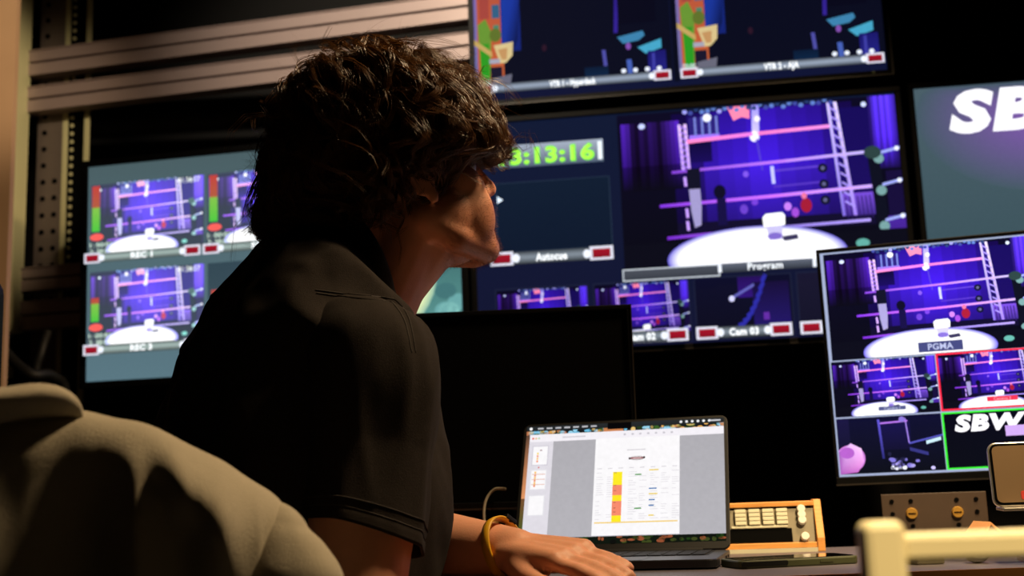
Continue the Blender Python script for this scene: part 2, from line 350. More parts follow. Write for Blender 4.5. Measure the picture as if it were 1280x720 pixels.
    p.poly([(0.56, 0.845), (0.62, 0.835), (0.625, 0.865), (0.575, 0.875)], L(50, 46, 80)); p.poly([(0.512, 0.76), (0.572, 0.755), (0.568, 0.86), (0.522, 0.865)], L(190, 184, 226), )
    p.disc(0.542, 0.84, 0.026, 0.022, L(120, 100, 190)); p.poly([(0.503, 0.72), (0.515, 0.70), (0.572, 0.695), (0.582, 0.715), (0.58, 0.775), (0.505, 0.78)], L(255, 255, 255))
    p.clip = False

def label_bar(p, u0, v0, u1, v1, text, boxes=(True, True), dots=0, th=0.55, base=(120, 130, 140), tw=None):
    h = v1-v0; mid = v0+h*0.45
    p.rect(u0, v0, u1, mid, tuple(c*0.45 for c in base), base); k = p.k; p.k -= 1; p.rect(u0, mid, u1, v1, base, tuple(c*0.35 for c in base)); p.k = k
    W = p.W*(p.cell[2]-p.cell[0]); H = p.H*(p.cell[3]-p.cell[1]); bw = h*H/W*1.9
    for side, on in zip((0, 1), boxes):
        if not on: continue
        a = u0 if side == 0 else u1-bw
        p.rect(a, v0-h*0.08, a+bw, v1+h*0.05, (206, 206, 220)); p.rect(a+bw*0.12, v0+h*0.14, a+bw*0.88, v1-h*0.14, (150, 18, 36), (120, 14, 30))
        p.disc(a+bw*1.12 if side == 0 else a-bw*0.12, (v0+v1)/2, bw*0.16, h*0.36, (225, 230, 240))
    if text: p.text(text, (u0+u1)/2, (v0+v1)/2, h*th*1.1, (250, 253, 255), width=tw, bold=0.04)

def panel_rot(yaw, tilt, roll):
    yaw, tilt, roll = R_(yaw), R_(tilt), R_(roll)
    rt = Vector((math.cos(yaw), -math.sin(yaw), 0)); n = Vector((-math.sin(yaw), -math.cos(yaw), 0))
    up = Vector((0, 0, 1))*math.cos(tilt) + n*math.sin(tilt)
    r2 = rt*math.cos(roll)+up*math.sin(roll); u2 = up*math.cos(roll)-rt*math.sin(roll); y = u2.cross(r2)
    return Matrix((r2, y, u2)).transposed()
def monitor(name, c, ang, W, H, label, bez=0.011, bezb=None, depth=0.045, edge=True, bmat='bezel', group=None):
    bezb = bez if bezb is None else bezb
    t = empty(name, c, label, 'monitor', panel_rot(*ang), group)
    x, z = W/2, H/2
    f = MB()
    for a, b in (((-x-bez, -0.008, z), (x+bez, depth*0.5, z+bez)), ((-x-bez, -0.008, -z-bezb), (x+bez, depth*0.5, -z)), ((-x-bez, -0.008, -z), (-x, depth*0.5, z)), ((x, -0.008, -z), (x+bez, depth*0.5, z))): f.box(a, b)
    f.build('bezel', bmat, t, bevel=0.0015)
    MB().box((-x-bez*0.8, 0.004, -z-bezb*0.8), (x+bez*0.8, depth, z+bez*0.8)).build('back_housing', 'bezel', t, bevel=0.006)
    if edge:
        MB().box((-x-bez, -0.0095, -z-bezb), (x+bez, -0.0078, -z-bezb+0.0028)).build('bezel_trim', 'bezelg', t)
    return t
def screen(t, W, H, bg, bg2=None):
    p = Pic(W, H); p.k = -6
    p.rect(0, 0, 1, 1, bg, bg2)
    return p.build('screen', t)
def wall_bracket(t, d0, d1):
    m = MB().box((-0.2, d0, -0.14), (0.2, d0+0.02, 0.14))
    for s in (-0.14, 0.14): m.box((s-0.02, d0, -0.12), (s+0.02, d1, 0.12))
    m.build('wall_bracket', 'steel', t)

# ------------------------------------------------------------------ wall monitors
WW, WH = 1.02, 0.574
# main multiview
t = monitor('wall_monitor', (0.4211, 2.8159, 1.4756), (7.42, 0.45, 0.13), WW, WH, 'large wall monitor showing green clock and program picture, right of the head', bez=0.014)
wall_bracket(t, 0.045, 0.46)
s = screen(t, WW, WH, (14, 22, 46), (16, 18, 44))
p = Pic(WW, WH, (0.353, 0.008, 1.0, 0.685)); ring_picture(p); p.build('camera_view', s, label='program picture of a purple-lit boxing ring')
p = Pic(WW, WH); p.k = 30
p.rect(0.063, 0.105, 0.317, 0.205, (150, 160, 176), (70, 84, 104)); p.rect(0.304, 0.115, 0.314, 0.195, (226, 236, 240)); p.rect(0.058, 0.115, 0.067, 0.195, (226, 236, 240))
p.text('13:13:16', 0.180, 0.156, 0.066, (120, 226, 60), width=0.232, bold=0.055); p.text('13:13:16', 0.180, 0.156, 0.062, (170, 255, 80), width=0.225, bold=0.02)
p.build('clock_display', s, label='green digits on a grey bar')
p = Pic(WW, WH); p.k = 2
p.outline(0.052, 0.268, 0.328, 0.572, 0.002, 0.003, (34, 48, 66)); p.rect(0.054, 0.272, 0.326, 0.57, (14, 26, 44), (12, 22, 40)); p.k += 3
p.poly([(0.056, 0.325), (0.070, 0.342), (0.056, 0.357)], (226, 240, 255)); label_bar(p, 0.034, 0.573, 0.328, 0.625, 'Autocue', tw=0.075); p.build('autocue_view', s)
p = Pic(WW, WH); p.k = 210
p.rect(0.348, 0.684, 0.572, 0.732, (70, 74, 84), (50, 54, 62)); p.outline(0.348, 0.684, 0.572, 0.735, 0.0025, 0.005, (190, 198, 206))
p.rect(0.572, 0.684, 0.788, 0.722, (90, 96, 110), (40, 44, 54)); p.rect(0.568, 0.686, 0.576, 0.72, (225, 230, 240)); p.rect(0.782, 0.684, 0.790, 0.72, (225, 230, 240)); p.text('Program', 0.675, 0.702, 0.028, (245, 250, 255), bold=0.02)
p.build('program_bar', s)
for k, (u0, u1) in enumerate(((0.046, 0.262), (0.279, 0.497), (0.513, 0.731), (0.747, 0.965))):
    p = Pic(WW, WH, (u0, 0.736, u1, 0.99))
    if k < 2: ring_picture(p, bright=0.92)
    elif k == 2:
        p.rect(0, 0, 1, 1, (12, 12, 36), (10, 10, 26)); p.rect(0.45, 0, 0.72, 0.34, (34, 14, 80), (44, 18, 110)); p.rect(0.6, 0.1, 0.98, 0.8, (20, 12, 50), (30, 20, 90))
        for i in range(10):
            a, b = i/10, (i+1)/10
            q = lambda s: (0.25+0.47*s**0.6, 0.86-0.9*s**1.6); kk = p.k
            (x0, y0), (x1, y1) = q(a), q(b); p.poly([(x0, y0-0.035), (x1+0.01, y1), (x1+0.045, y1+0.03), (x0+0.02, y0+0.06)], (40, 40, 150)); p.k = kk
        p.k += 1; p.line(0.38, 0.34, 0.62, 0.14, 0.05, (90, 90, 170)); p.disc(0.38, 0.35, 0.03, 0.05, (200, 200, 240)); p.disc(0.08, 0.86, 0.07, 0.04, (110, 130, 180)); p.disc(0.13, 0.88, 0.05, 0.03, (170, 180, 230)); p.rect(0.7, 0.6, 0.76, 0.72, (90, 40, 150))
    else: p.rect(0, 0, 1, 1, (22, 20, 42), (16, 16, 34))
    p.outline(-0.01, -0.02, 1.01, 1.0, 0.008, 0.012, (30, 34, 56)); p.build('camera_view', s)
    p = Pic(WW, WH); p.k = 214; label_bar(p, u0-0.004, 0.944, u1-0.006, 0.990, 'Cam 0%d' % (k+1), tw=0.066); p.build('label_bar', s)
MB().cyl((0.33, -0.0082, -0.296), (0.33, -0.0105, -0.296), 0.003).build('power_light', 'red', t)

# upper multiview
t = monitor('wall_monitor', (0.4313, 2.8774, 2.1291), (7.71, 0.06, -0.05), WW, WH, 'upper wall monitor showing two tape player views, above the clock monitor', bez=0.014, bmat='bezel')
wall_bracket(t, 0.045, 0.40)
MB().box((WW/2+0.010, -0.0096, -WH/2-0.014), (WW/2+0.014, -0.0078, WH/2+0.014)).build('bezel_trim', 'bezelg', t)
MB().cyl((0.475, -0.0082, -0.2925), (0.475, -0.012, -0.2925), 0.0035).build('power_light', 'green', t)
s = screen(t, WW, WH, (12, 16, 44), (14, 18, 46))
for k, u0 in enumerate((0.0, 0.508)):
    p = Pic(WW, WH, (u0, 0.40, u0+0.492, 0.935)); p.dim = 0.78
    p.rect(0, -0.72, 1, 1, (10, 12, 34), (12, 14, 34)); p.rect(0.0, -0.72, 0.016, 0, (120, 90, 170), (150, 120, 200)); p.rect(0.016, -0.72, 0.15, 0, (150, 60, 60), (208, 92, 70)); p.rect(0.15, -0.72, 0.262, 0, (16, 36, 110), (24, 50, 150)); p.vbar(0.77, -0.72, 0.745, 0, 0.02, (24, 16, 80), (40, 24, 130)); p.rect(0.06, -0.5, 0.12, -0.3, (170, 120, 90))
    p.rect(0.0, 0, 0.016, 1, (150, 120, 200), (130, 130, 190)); p.rect(0.016, 0, 0.15, 1, (208, 92, 70), (226, 110, 60)); p.rect(0.14, 0, 0.24, 0.7, (20, 50, 150), (24, 40, 130)); p.poly([(0.24, 0), (0.255, 0), (0.225, 0.6), (0.19, 0.75), (0.14, 0.7), (0.15, 0)], [(30, 60, 180), (16, 30, 90), (14, 24, 80), (20, 36, 100), (30, 60, 170), (30, 70, 190)])
    for i, (a, b, c, d, cc) in enumerate(((0.04, 0.02, 0.09, 0.12, (150, 130, 170)), (0.095, 0.28, 0.135, 0.40, (60, 110, 150)), (0.10, 0.46, 0.13, 0.55, (90, 150, 120)), (0.03, 0.2, 0.08, 0.4, (190, 80, 70)))): p.rect(a, b, c, d, cc)
    p.poly([(0.02, 0.45), (0.06, 0.40), (0.09, 0.52), (0.075, 1.0), (0.035, 1.0)], (120, 170, 60)); p.rect(0.03, 0.62, 0.075, 1.0, (60, 170, 40), (40, 180, 40))
    p.line(0.0, 0.6, 0.09, 0.72, 0.05, (226, 190, 110)); p.disc(0.11, 0.55, 0.03, 0.06, (110, 130, 50))
    p.poly([(0.10, 0.64), (0.2, 0.62), (0.195, 0.74), (0.16, 0.80), (0.13, 0.80)], (250, 224, 160)); p.poly([(0.12, 0.68), (0.17, 0.67), (0.165, 0.77), (0.14, 0.77)], (226, 170, 110)); p.rect(0.075, 0.76, 0.13, 0.80, (190, 190, 210)); p.rect(0.08, 0.83, 0.14, 0.97, (30, 26, 50)); p.poly([(0.09, 0.93), (0.19, 0.9), (0.18, 1.0), (0.09, 1.0)], (120, 120, 140))
    p.vbar(0.745, 0, 0.725, 0.62, 0.02, (40, 24, 130), (60, 40, 170)); p.rect(0.74, 0, 0.93, 0.55, (10, 10, 30))
    p.poly([(0.73, 0.66), (0.86, 0.62), (0.87, 0.66), (0.84, 0.70), (0.76, 0.72)], (70, 150, 200)); p.poly([(0.83, 0.76), (0.95, 0.70), (0.95, 0.78), (0.87, 0.82)], (80, 190, 230)); p.disc(0.785, 0.745, 0.013, 0.03, (150, 90, 200))
    p.rect(0.88, 0.80, 0.97, 1, (30, 26, 120), (40, 40, 150)); p.rect(0.9, 0.82, 0.915, 1, (70, 70, 190)); p.vbar(0.66, 0.76, 0.672, 1, 0.018, (90, 90, 190)); p.vbar(0.785, 0.86, 0.79, 1, 0.025, (80, 110, 210)); p.rect(0.56, 0.9, 0.68, 1, (12, 30, 60), (16, 44, 80)); p.disc(0.36, 0.70, 0.012, 0.03, (50, 24, 44))
    p.build('player_view', s)
    p = Pic(WW, WH); p.k = 40; label_bar(p, u0+0.002, 0.925, u0+0.487, 0.965, ('VTR 1 - Hyperdeck', 'VTR 2 - AJA')[k], base=(140, 152, 170), th=0.62, tw=(0.115, 0.083)[k])
    for q in range(4): kk = p.k; p.disc(u0+0.372+0.029*q, 0.912, 0.006, 0.010, (220, 226, 240)); p.k = kk
    p.text('00:00', u0+0.024, 0.912, 0.018, (220, 226, 240)); p.build('label_bar', s)
p = Pic(WW, WH); p.k = 60; p.rect(0.494, 0, 0.507, 0.98, (8, 10, 24)); p.build('divider', s)

# right wall monitor
t = monitor('wall_monitor', (1.5022, 2.75, 1.5051), (7.48, -0.11, -0.11), WW, WH, 'grey wall monitor with bold white letters, cropped by the right picture edge', bez=0.014)
wall_bracket(t, 0.045, 0.36)
s = screen(t, WW, WH, (66, 84, 92), (48, 70, 78))
def sbw_logo(p, u, v, h, width, c=(250, 248, 255)):
    p.text('SBW', u, v, h, c, width=width, bold=0.058, shear=0.18, align='LEFT')
p = Pic(WW, WH); p.k = 0
def glow(p, u, v, ru, rv, c0, c1, n=36):
    k = p.k
    for i in range(n):
        t0, t1 = 2*math.pi*i/n, 2*math.pi*(i+1)/n
        p.poly([(u, v), (u+ru*math.cos(t0), v+rv*math.sin(t0)), (u+ru*math.cos(t1), v+rv*math.sin(t1))], [c0, c1, c1]); p.k = k
p.clip = True; glow(p, 0.30, 0.14, 0.30, 0.34, (118, 78, 160), (62, 80, 90)); p.clip = False; p.build('picture', s)
p = Pic(WW, WH); p.k = 4; sbw_logo(p, 0.075, 0.113, 0.165, 0.44)
star = [(0.258+(0.012 if i % 2 == 0 else 0.005)*math.sin(math.pi*i/5), 0.115-(0.021 if i % 2 == 0 else 0.009)*math.cos(math.pi*i/5)) for i in range(10)]
p.poly(star, (230, 220, 245)); p.build('lettering', s)

# left wall monitor
t = monitor('wall_monitor', (-0.6206, 3.0023, 1.4651), (12.23, 1.46, -0.09), WW, WH, 'hazy wall monitor of recorder views at left, behind the man', bez=0.017, edge=False)
wall_bracket(t, 0.045, 0.42)
s = screen(t, WW, WH, (66, 84, 88), (80, 106, 116))
for r, (v0, v1) in enumerate(((0.088, 0.418), (0.498, 0.838))):
    for c in range(3):
        u0, u1 = 0.008+0.3300*c, 0.328+0.3300*c
        on = not (r == 1 and c > 0)
        p = Pic(WW, WH, (u0, v0, u1, v1))
        if r == 1 and c == 2:
            p.cell = (u0, v0-0.06, 0.998, 0.94); p.clip = True
            p.rect(0, 0, 1, 1, (46, 84, 86), (86, 140, 136)); p.disc(0.2, 0.35, 0.62, 0.62, (226, 232, 170), (130, 170, 150), 40); p.disc(0.12, 0.33, 0.5, 0.54, (70, 110, 104))
            for i in range(14): kk = p.k; p.disc(random.uniform(0.4, 1), random.uniform(0.4, 1), 0.08, 0.07, random.choice([(96, 150, 150), (60, 104, 106), (120, 176, 170)])); p.k = kk
            p.clip = False
        elif on: ring_picture(p, lift=56, bright=0.95)  # lift paints haze into the picture colours
        else: p.rect(0, 0, 1, 1, (46, 64, 74), (56, 74, 82))
        if not (r == 1 and c == 2):
            p.rect(0.03, (0.05 if r == 0 else 0.38)-0.02, 0.10, (0.34 if r == 0 else 0.44), (176, 60, 56), (160, 84, 60)); p.rect(0.03, (0.34 if r == 0 else 0.44), 0.10, 0.68, (120, 176, 70), (70, 180, 60))
            p.disc(0.075, 0.76, 0.06, 0.05, (236, 90, 84))
            p.text('01:36:07', 0.885, 0.06, 0.075, (236, 244, 236), width=0.19); p.text('1: 00:01', 0.11, 0.87, 0.06, (220, 246, 224), width=0.19); p.text('2: 38:07', 0.11, 0.96, 0.06, (220, 246, 224), width=0.19)
        p.build('recorder_view', s)
        if r == 1 and c == 2: continue
        p = Pic(WW, WH); p.k = 230; label_bar(p, u0, v1+0.003, u1+0.004, v1+0.045, 'REC %d' % (r*2+c+1), base=(150, 168, 164), tw=0.06); p.build('label_bar', s)

# ------------------------------------------------------------------ equipment rack on the left
def HZ(x, y, z):
    q = CF + CR*((x-640)/FPX) - CU*((y-360)/FPX); return Vector((0, 0, CAM_Z)) + q*((z-CAM_Z)/q.z)
yr = R_(13.2); rd = Vector((math.cos(yr), -math.sin(yr), 0)); rn = Vector((-math.sin(yr), -math.cos(yr), 0))
rackrot = panel_rot(13.2, 0, 0); r0 = Vector((-1.40, 3.38, 0))
rack = empty('equipment_rack', r0, 'tall metal rack frame with paired grooved rails and perforated uprights', 'rack', rackrot)
def rx(px, py=200):                                                 # place along the rack's own width, and height
    d = CF + CR*((px-640)/FPX) - CU*((py-360)/FPX); h = d*((r0.x*rn.x+r0.y*rn.y)/(d.x*rn.x+d.y*rn.y)) + Vector((0, 0, CAM_Z))
    return (h-r0).dot(rd), h.z
for (pxl, top, bot) in ((30, 67, 98), (30, 112, 143), (22, 337, 366), (22, 379, 414)):
    xa, z1 = rx(pxl, top); _, z0 = rx(pxl, bot); h = z1-z0
    rail = MB().box((xa, 0.0, z0), (1.62, 0.03, z1))
    rail.box((xa, -0.016, z0), (1.62, 0.0, z0+h*0.46)).box((xa, -0.016, z0+h*0.54), (1.62, 0.0, z1)).box((xa, -0.02, z1-0.004), (1.62, 0.03, z1))
    o = rail.build('rail', 'alu', rack, bevel=0.0015)
    MB().box((xa+0.002, -0.004, z0+h*0.44), (1.62, -0.001, z0+h*0.56)).build('slot', 'dark', o)
def upright(name, pxa, pxb, y0, y1, ztop, zbot, mt):
    a, _ = rx(pxa); b, _ = rx(pxb); m = MB().box((a, y0, zbot), (b, y1, ztop)); return m.build(name, mt, rack, bevel=0.001), a, b
_, zb = rx(20, 418)
o, a, b = upright('post', 10, 36, -0.06, -0.005, 2.88, zb, 'cream')
for q in (0.3, 0.7): MB().box((a+(b-a)*q-0.002, -0.062, zb), (a+(b-a)*q+0.002, -0.058, 2.88)).build('groove', 'steel', o)
o, a, b = upright('perforated_upright', 37, 69, 0.032, 0.04, 2.88, 0.0, 'steel')
hole = MB().cyl((0, 0.0, 0), (0, -0.004, 0), 0.0075, n=12); hd = None
def holes(o, x, z0, z1, dz, mt, r=0.0075, y=0.032):
    me = None; z = z0
    while z < z1:
        if me is None:
            h = MB().cyl((0, 0, 0), (0, -0.003, 0), r, n=12).build('hole', mt, o); me = h.data
        else:
            h = bpy.data.objects.new('hole', me); col.objects.link(h); h.parent = o
        h.location = (x, y, z); z += dz
holes(o, a+(b-a)*0.3, 1.45, 2.45, 0.05, 'dark'); holes(o, a+(b-a)*0.75, 1.45, 1.85, 0.05, 'dark')
upright('flange', 69, 75, 0.031, 0.038, 2.88, 0.0, 'cream')
o, a, b = upright('mounting_strip', 75, 85, 0.035, 0.045, 2.88, 0.0, 'dark')
holes(o, a+(b-a)*0.55, 1.40, 2.55, 0.0245, 'cream', 0.0058, 0.035)  # cream discs paint the light seen in the strip's holes
upright('mounting_strip', 85, 96, 0.04, 0.05, 2.88, 0.0, 'dark')
upright('flange', 96, 102, 0.031, 0.038, 2.88, 0.0, 'cream')
_, zc = rx(20, 452); _, zd = rx(20, 472)
upright('clamp', 14, 26, -0.03, 0.0, zc, zd, 'cream')
def cable(name, pts, r, mt, label, k=10): return tag(MB().tube(smooth_path(pts, k), r, 8).build(name, mt, smooth=True), label, 'cable')
cable('cable', [P(-10, 415, 3.1), P(14, 448, 3.08), P(40, 468, 3.05), P(66, 470, 3.1), P(84, 500, 3.15), P(90, 640, 3.15)], 0.014, 'bcable', 'thick black cable looping below the lowest rack rail')
cable('cable', [P(60, 415, 3.15), P(52, 440, 3.12), P(44, 480, 3.12), P(46, 620, 3.12)], 0.012, 'bcable', 'black cable hanging straight down from the rack rail')
# dark cropped panel at the left picture edge
pb = P(7, 420, 1.9); e = empty('floor_speaker', (pb.x-0.16, 1.84, 0), 'black rounded cabinet cropped by the left picture edge', 'speaker')
zt = P(7, 348, 1.9).z
MB().rbox((-0.16, -0.06, 0.62), (0.16, 0.06, zt), 0.03, axis=1).build('cabinet', 'bezel', e, bevel=0.012)
MB().rbox((-0.135, -0.066, 0.66), (0.135, -0.06, zt-0.04), 0.02, axis=1).build('grille', 'key', e)
MB().cyl((0, 0, 0.02), (0, 0, 0.62), 0.02).build('stand_pole', 'bezel', e); MB().cyl((0, 0, 0), (0, 0, 0.02), 0.16, 0.15, 32).build('stand_base', 'bezel', e)

# ------------------------------------------------------------------ desk and shelf behind it
DZ = 0.753
desk = empty('desk', (0.6, 1.6, 0), 'grey laminate control desk with wood edge, under the laptop', 'desk')
poly = [(1.7, 1.36), (0.015, 1.36), (-0.40, 1.893), (-0.40, 1.93), (1.7, 1.93)]
def prism(poly, z0, z1, off=(0.6, 1.6)):
    n = len(poly); vs = [(x-off[0], y-off[1], z) for z in (z0, z1) for x, y in poly]
    return MB().add(vs, [tuple(range(n)), tuple(range(n, 2*n))] + [(i, (i+1) % n, n+(i+1) % n, n+i) for i in range(n)])
prism(poly, DZ-0.026, DZ).build('desk_top', 'desk', desk)
prism([(1.7, 1.358), (0.014, 1.358), (0.014, 1.3605), (1.7, 1.3605)], DZ-0.026, DZ+0.0005).build('front_edging', 'deskwood', desk)
prism([(0.0135, 1.3585), (-0.4015, 1.892), (-0.399, 1.8935), (0.016, 1.360)], DZ-0.026, DZ+0.0005).build('front_edging', 'deskwood', desk)
for x, y in ((-0.34, 1.88), (1.6, 1.44), (1.6, 1.87), (0.35, 1.87)): MB().box((x-0.6-0.025, y-1.6-0.025, 0), (x-0.6+0.025, y-1.6+0.025, DZ-0.026)).build('leg', 'bezel', desk, bevel=0.003)
sh = empty('monitor_shelf', (0.35, 2.15, 0), 'low black shelf behind the desk carrying the desk monitors', 'shelf')
MB().box((-1.35, -0.19, 0.645), (1.35, 0.2, 0.68)).build('shelf_board', 'bezel', sh, bevel=0.003)
for x in (-1.3, 0, 1.3): MB().box((x-0.02, -0.17, 0), (x+0.02, 0.18, 0.645)).build('side_panel', 'bezel', sh)

# ------------------------------------------------------------------ desk monitors
t = monitor('desk_monitor', (-0.0816, 1.9439, 0.9916), (5.44, 0, -0.39), 0.53, 0.30, 'black switched-off monitor standing behind the laptop', bez=0.008, bezb=0.012, depth=0.04)
MB().box((-0.265, -0.003, -0.15), (0.265, 0.001, 0.15)).build('screen', mat('off_panel', (3, 3, 3), 0.6, spec=0.05), t)
MB().box((0.2715, -0.0095, -0.162), (0.2735, -0.0078, 0.158)).build('bezel_trim', 'bezelg', t)
MB().box((-0.03, 0.04, -0.29), (0.03, 0.06, 0.03)).build('stand_neck', 'bezel', t, bevel=0.004); MB().rbox((-0.13, 0.045, -0.3085), (0.13, 0.2, -0.288), 0.02, axis=2).build('stand_foot', 'bezel', t)
SW, SH = 0.70, 0.394
t = monitor('desk_monitor', (0.8875, 2.0022, 1.0619), (16.25, -0.7, 0.52), SW, SH, 'thin-bezelled monitor with red and green tiled camera views, lower right', bez=0.006, bezb=0.015, depth=0.04)
MB().box((-0.04, 0.03, -0.36), (0.04, 0.055, 0.03)).build('stand_neck', 'bezel', t, bevel=0.004); MB().rbox((-0.16, 0.03, -0.3745), (0.16, 0.2, -0.358), 0.02, axis=2).build('stand_foot', 'bezel', t)
s = screen(t, SW, SH, (150, 160, 190))
p = Pic(SW, SH, (0.008, 0.008, 0.4985, 0.49)); ring_picture(p, bright=1.1); p.k += 2; p.rect(0.42, 0.895, 0.63, 0.985, (66, 70, 120)); p.text('PGMA', 0.525, 0.94, 0.055, (180, 186, 220), bold=0.02); p.build('camera_view', s, label='large ring picture with a grey caption')
p = Pic(SW, SH, (0.5, 0.008, 0.995, 0.49)); ring_picture(p, bright=1.1); p.build('camera_view', s)
for r, (v0, v1) in enumerate(((0.496, 0.741), (0.748, 0.99))):
    for c in range(4):
        u0, u1 = 0.004+0.25*c, 0.25+0.25*c
        p = Pic(SW, SH, (u0, v0, u1, v1))
        if r == 0:
            ring_picture(p, bright=1.05); p.k += 2
            if c == 0:
                p.rect(0.42, 0.86, 0.68, 0.93, (80, 84, 130)); p.text('Camera 1', 0.55, 0.895, 0.05, (190, 196, 226))
            else:
                p.rect(0.42, 0.80, 0.70, 0.88, (226, 50, 80)); p.text('Camera %d' % (c+1), 0.56, 0.84, 0.05, (255, 170, 180))
            if c == 1: p.outline(-0.01, -0.01, 1.0, 1.0, 0.018, 0.03, (246, 40, 70))
        elif c == 0:
            p.clip = True
            p.rect(0, 0, 1, 1, (14, 14, 44), (10, 12, 22)); p.rect(0.0, 0, 0.12, 0.9, (24, 20, 60), (12, 14, 30)); p.rect(0.42, 0.08, 0.7, 0.6, (22, 18, 70), (16, 14, 44))
            p.vbar(0.405, 0.05, 0.425, 0.75, 0.022, (90, 80, 200), (40, 40, 110)); p.vbar(0.66, 0.05, 0.68, 0.5, 0.012, (150, 120, 220)); p.line(0.42, 0.12, 0.68, 0.10, 0.03, (170, 110, 220)); p.line(0.68, 0.5, 1, 0.38, 0.03, (80, 80, 180)); p.line(0.68, 0.6, 0.85, 0.7, 0.06, (50, 50, 120)); p.line(0.84, 0.5, 0.98, 0.44, 0.06, (190, 220, 235))
            p.disc(0.63, 0.07, 0.03, 0.05, (130, 110, 200)); p.disc(0.11, 0.72, 0.14, 0.24, (196, 120, 206)); p.poly([(0, 0.6), (0.12, 0.45), (0.22, 0.55), (0.235, 0.78), (0.17, 0.97), (0, 1)], [(150, 80, 170), (226, 180, 240), (236, 190, 240), (226, 150, 220), (190, 100, 190), (160, 80, 170)]); p.disc(0.08, 0.62, 0.07, 0.1, (170, 90, 190))
            p.clip = True
            for i in range(26): kk = p.k; p.disc(random.gauss(0.56, 0.07), random.gauss(0.86, 0.07), random.uniform(0.01, 0.03), random.uniform(0.02, 0.04), random.choice([(226, 226, 246), (30, 30, 60), (120, 110, 200), (14, 14, 30), (160, 150, 220)])); p.k = kk
            p.clip = False; p.k += 1; p.text('Camera 3', 0.56, 0.92, 0.05, (236, 236, 250)); p.disc(0.88, 0.95, 0.02, 0.03, (200, 190, 250))
        elif c == 1:
            p.rect(0, 0, 1, 1, (8, 8, 22), (8, 10, 20)); sbw_logo(p, 0.10, 0.20, 0.26, 0.66); p.rect(0.56, 0.28, 0.76, 0.46, (196, 160, 226)); p.rect(0.40, 0.80, 0.70, 0.90, (60, 236, 60)); p.outline(-0.01, -0.005, 1.0, 1.0, 0.018, 0.03, (56, 226, 50))
        else: p.rect(0, 0, 1, 1, (14, 14, 40), (10, 10, 26))
        p.build('camera_view', s)
# bronzed plate with brass screws below it
c0 = P(1168, 640, 1.99); e = empty('mounting_plate', (c0.x, 1.99, 0.68), 'dark bronzed plate with two brass screws below the tiled monitor', 'plate', rotz(-R_(12)))
zt = P(1168, 616, 1.99).z-0.68; hw = 0.0815
pl = MB().box((-hw, -0.002, 0.004), (hw, 0.002, zt)).build('plate', 'plate', e, bevel=0.0008)
MB().box((-hw, -0.03, 0.0), (hw, 0.05, 0.004)).build('foot_flange', 'plate', e)
for x in (-hw+0.016, -hw+0.046, hw-0.046, hw-0.016):
    for i, dz in enumerate((0.012, 0.032, 0.052)):
        if abs(abs(x)-(hw-0.046)) < 1e-4 and i == 1: continue
        MB().cyl((x, -0.001, zt-dz), (x, -0.0035, zt-dz), 0.0036, n=14).build('hole', 'dark', pl)
for x in (-hw+0.046, hw-0.046):
    o = MB().cyl((x, -0.002, zt-0.032), (x, -0.007, zt-0.032), 0.0095, 0.008, n=24).build('screw', 'brass', e); MB().box((x-0.006, -0.0078, zt-0.033), (x+0.006, -0.0068, zt-0.031)).build('screw_slot', 'dark', o)

# ------------------------------------------------------------------ laptop
LR = rotz(-R_(14.3)); LW, LD, LH = 0.316, 0.217, 0.216
lap = empty('laptop', Vector((0.293, 1.722, DZ)) - LR @ Vector((LW/2, 0, 0)), 'open dark grey laptop showing a schedule document', 'laptop', LR)
b = MB().rbox((-LW/2, -LD, 0.002), (LW/2, 0.0, 0.0125), 0.012, axis=2, n=5).build('base', 'laptop', lap, bevel=0.0015)
for sx in (-0.13, 0.13):
    for sy in (-LD+0.02, -0.02): MB().cyl((sx, sy, 0), (sx, sy, 0.002), 0.008).build('rubber_foot', 'key', b)
MB().box((-LW*0.44, -0.125, 0.0122), (LW*0.44, -0.012, 0.0128)).build('keyboard_well', 'key', b)
key0 = None
for r in range(6):
    n = 14; kw = LW*0.86/n
    for i in range(n):
        if r == 5 and 4 <= i <= 8 and i != 6: continue
        wdt = kw*(5 if r == 5 and i == 6 else 1)
        x = -LW*0.43+kw*(i+0.5); y = -0.024-0.0188*r
        if key0 is None or wdt > kw*1.5:
            o = MB().rbox((-wdt/2+0.001, -0.0082, 0), (wdt/2-0.001, 0.0082, 0.0012), 0.0015, axis=2, n=2).build('key', 'key', b)
            if key0 is None: key0 = o.data
        else: o = bpy.data.objects.new('key', key0); col.objects.link(o); o.parent = b
        o.location = (x, y, 0.0128)
MB().rbox((-0.065, -LD+0.006, 0.0124), (0.065, -0.132, 0.0128), 0.006, axis=2).build('trackpad', 'laptop', b)
MB().box((LW/2-0.0005, -0.05, 0.005), (LW/2+0.0006, -0.038, 0.008)).build('port', 'dark', b); MB().box((LW/2-0.0005, -0.085, 0.005), (LW/2+0.0006, -0.07, 0.0085)).build('port', 'dark', b)
MB().cyl((-0.12, 0.002, 0.012), (0.12, 0.002, 0.012), 0.005).build('hinge', 'key', lap)
# the lid, hinged back
lrot = Matrix.Rotation(-R_(27), 3, 'X'); LC = lrot @ Vector((0, 0, LH/2)) + Vector((0, 0.004, 0.013))
lid = bpy.data.objects.new('lid', None)
lm = MB().rbox((-LW/2, -0.002, -LH/2), (LW/2, 0.004, LH/2), 0.011, axis=1, n=5)
lid = lm.build('lid', 'key', lap, bevel=0.001); lid.matrix_local = Matrix.Translation(LC) @ lrot.to_4x4()
DWd, DHd = LW-0.011, LH-0.0165
p = Pic(DWd, DHd, (0, 0, 1, 1))
def off(o): o.location = (0, -0.001, 0.0035); return o
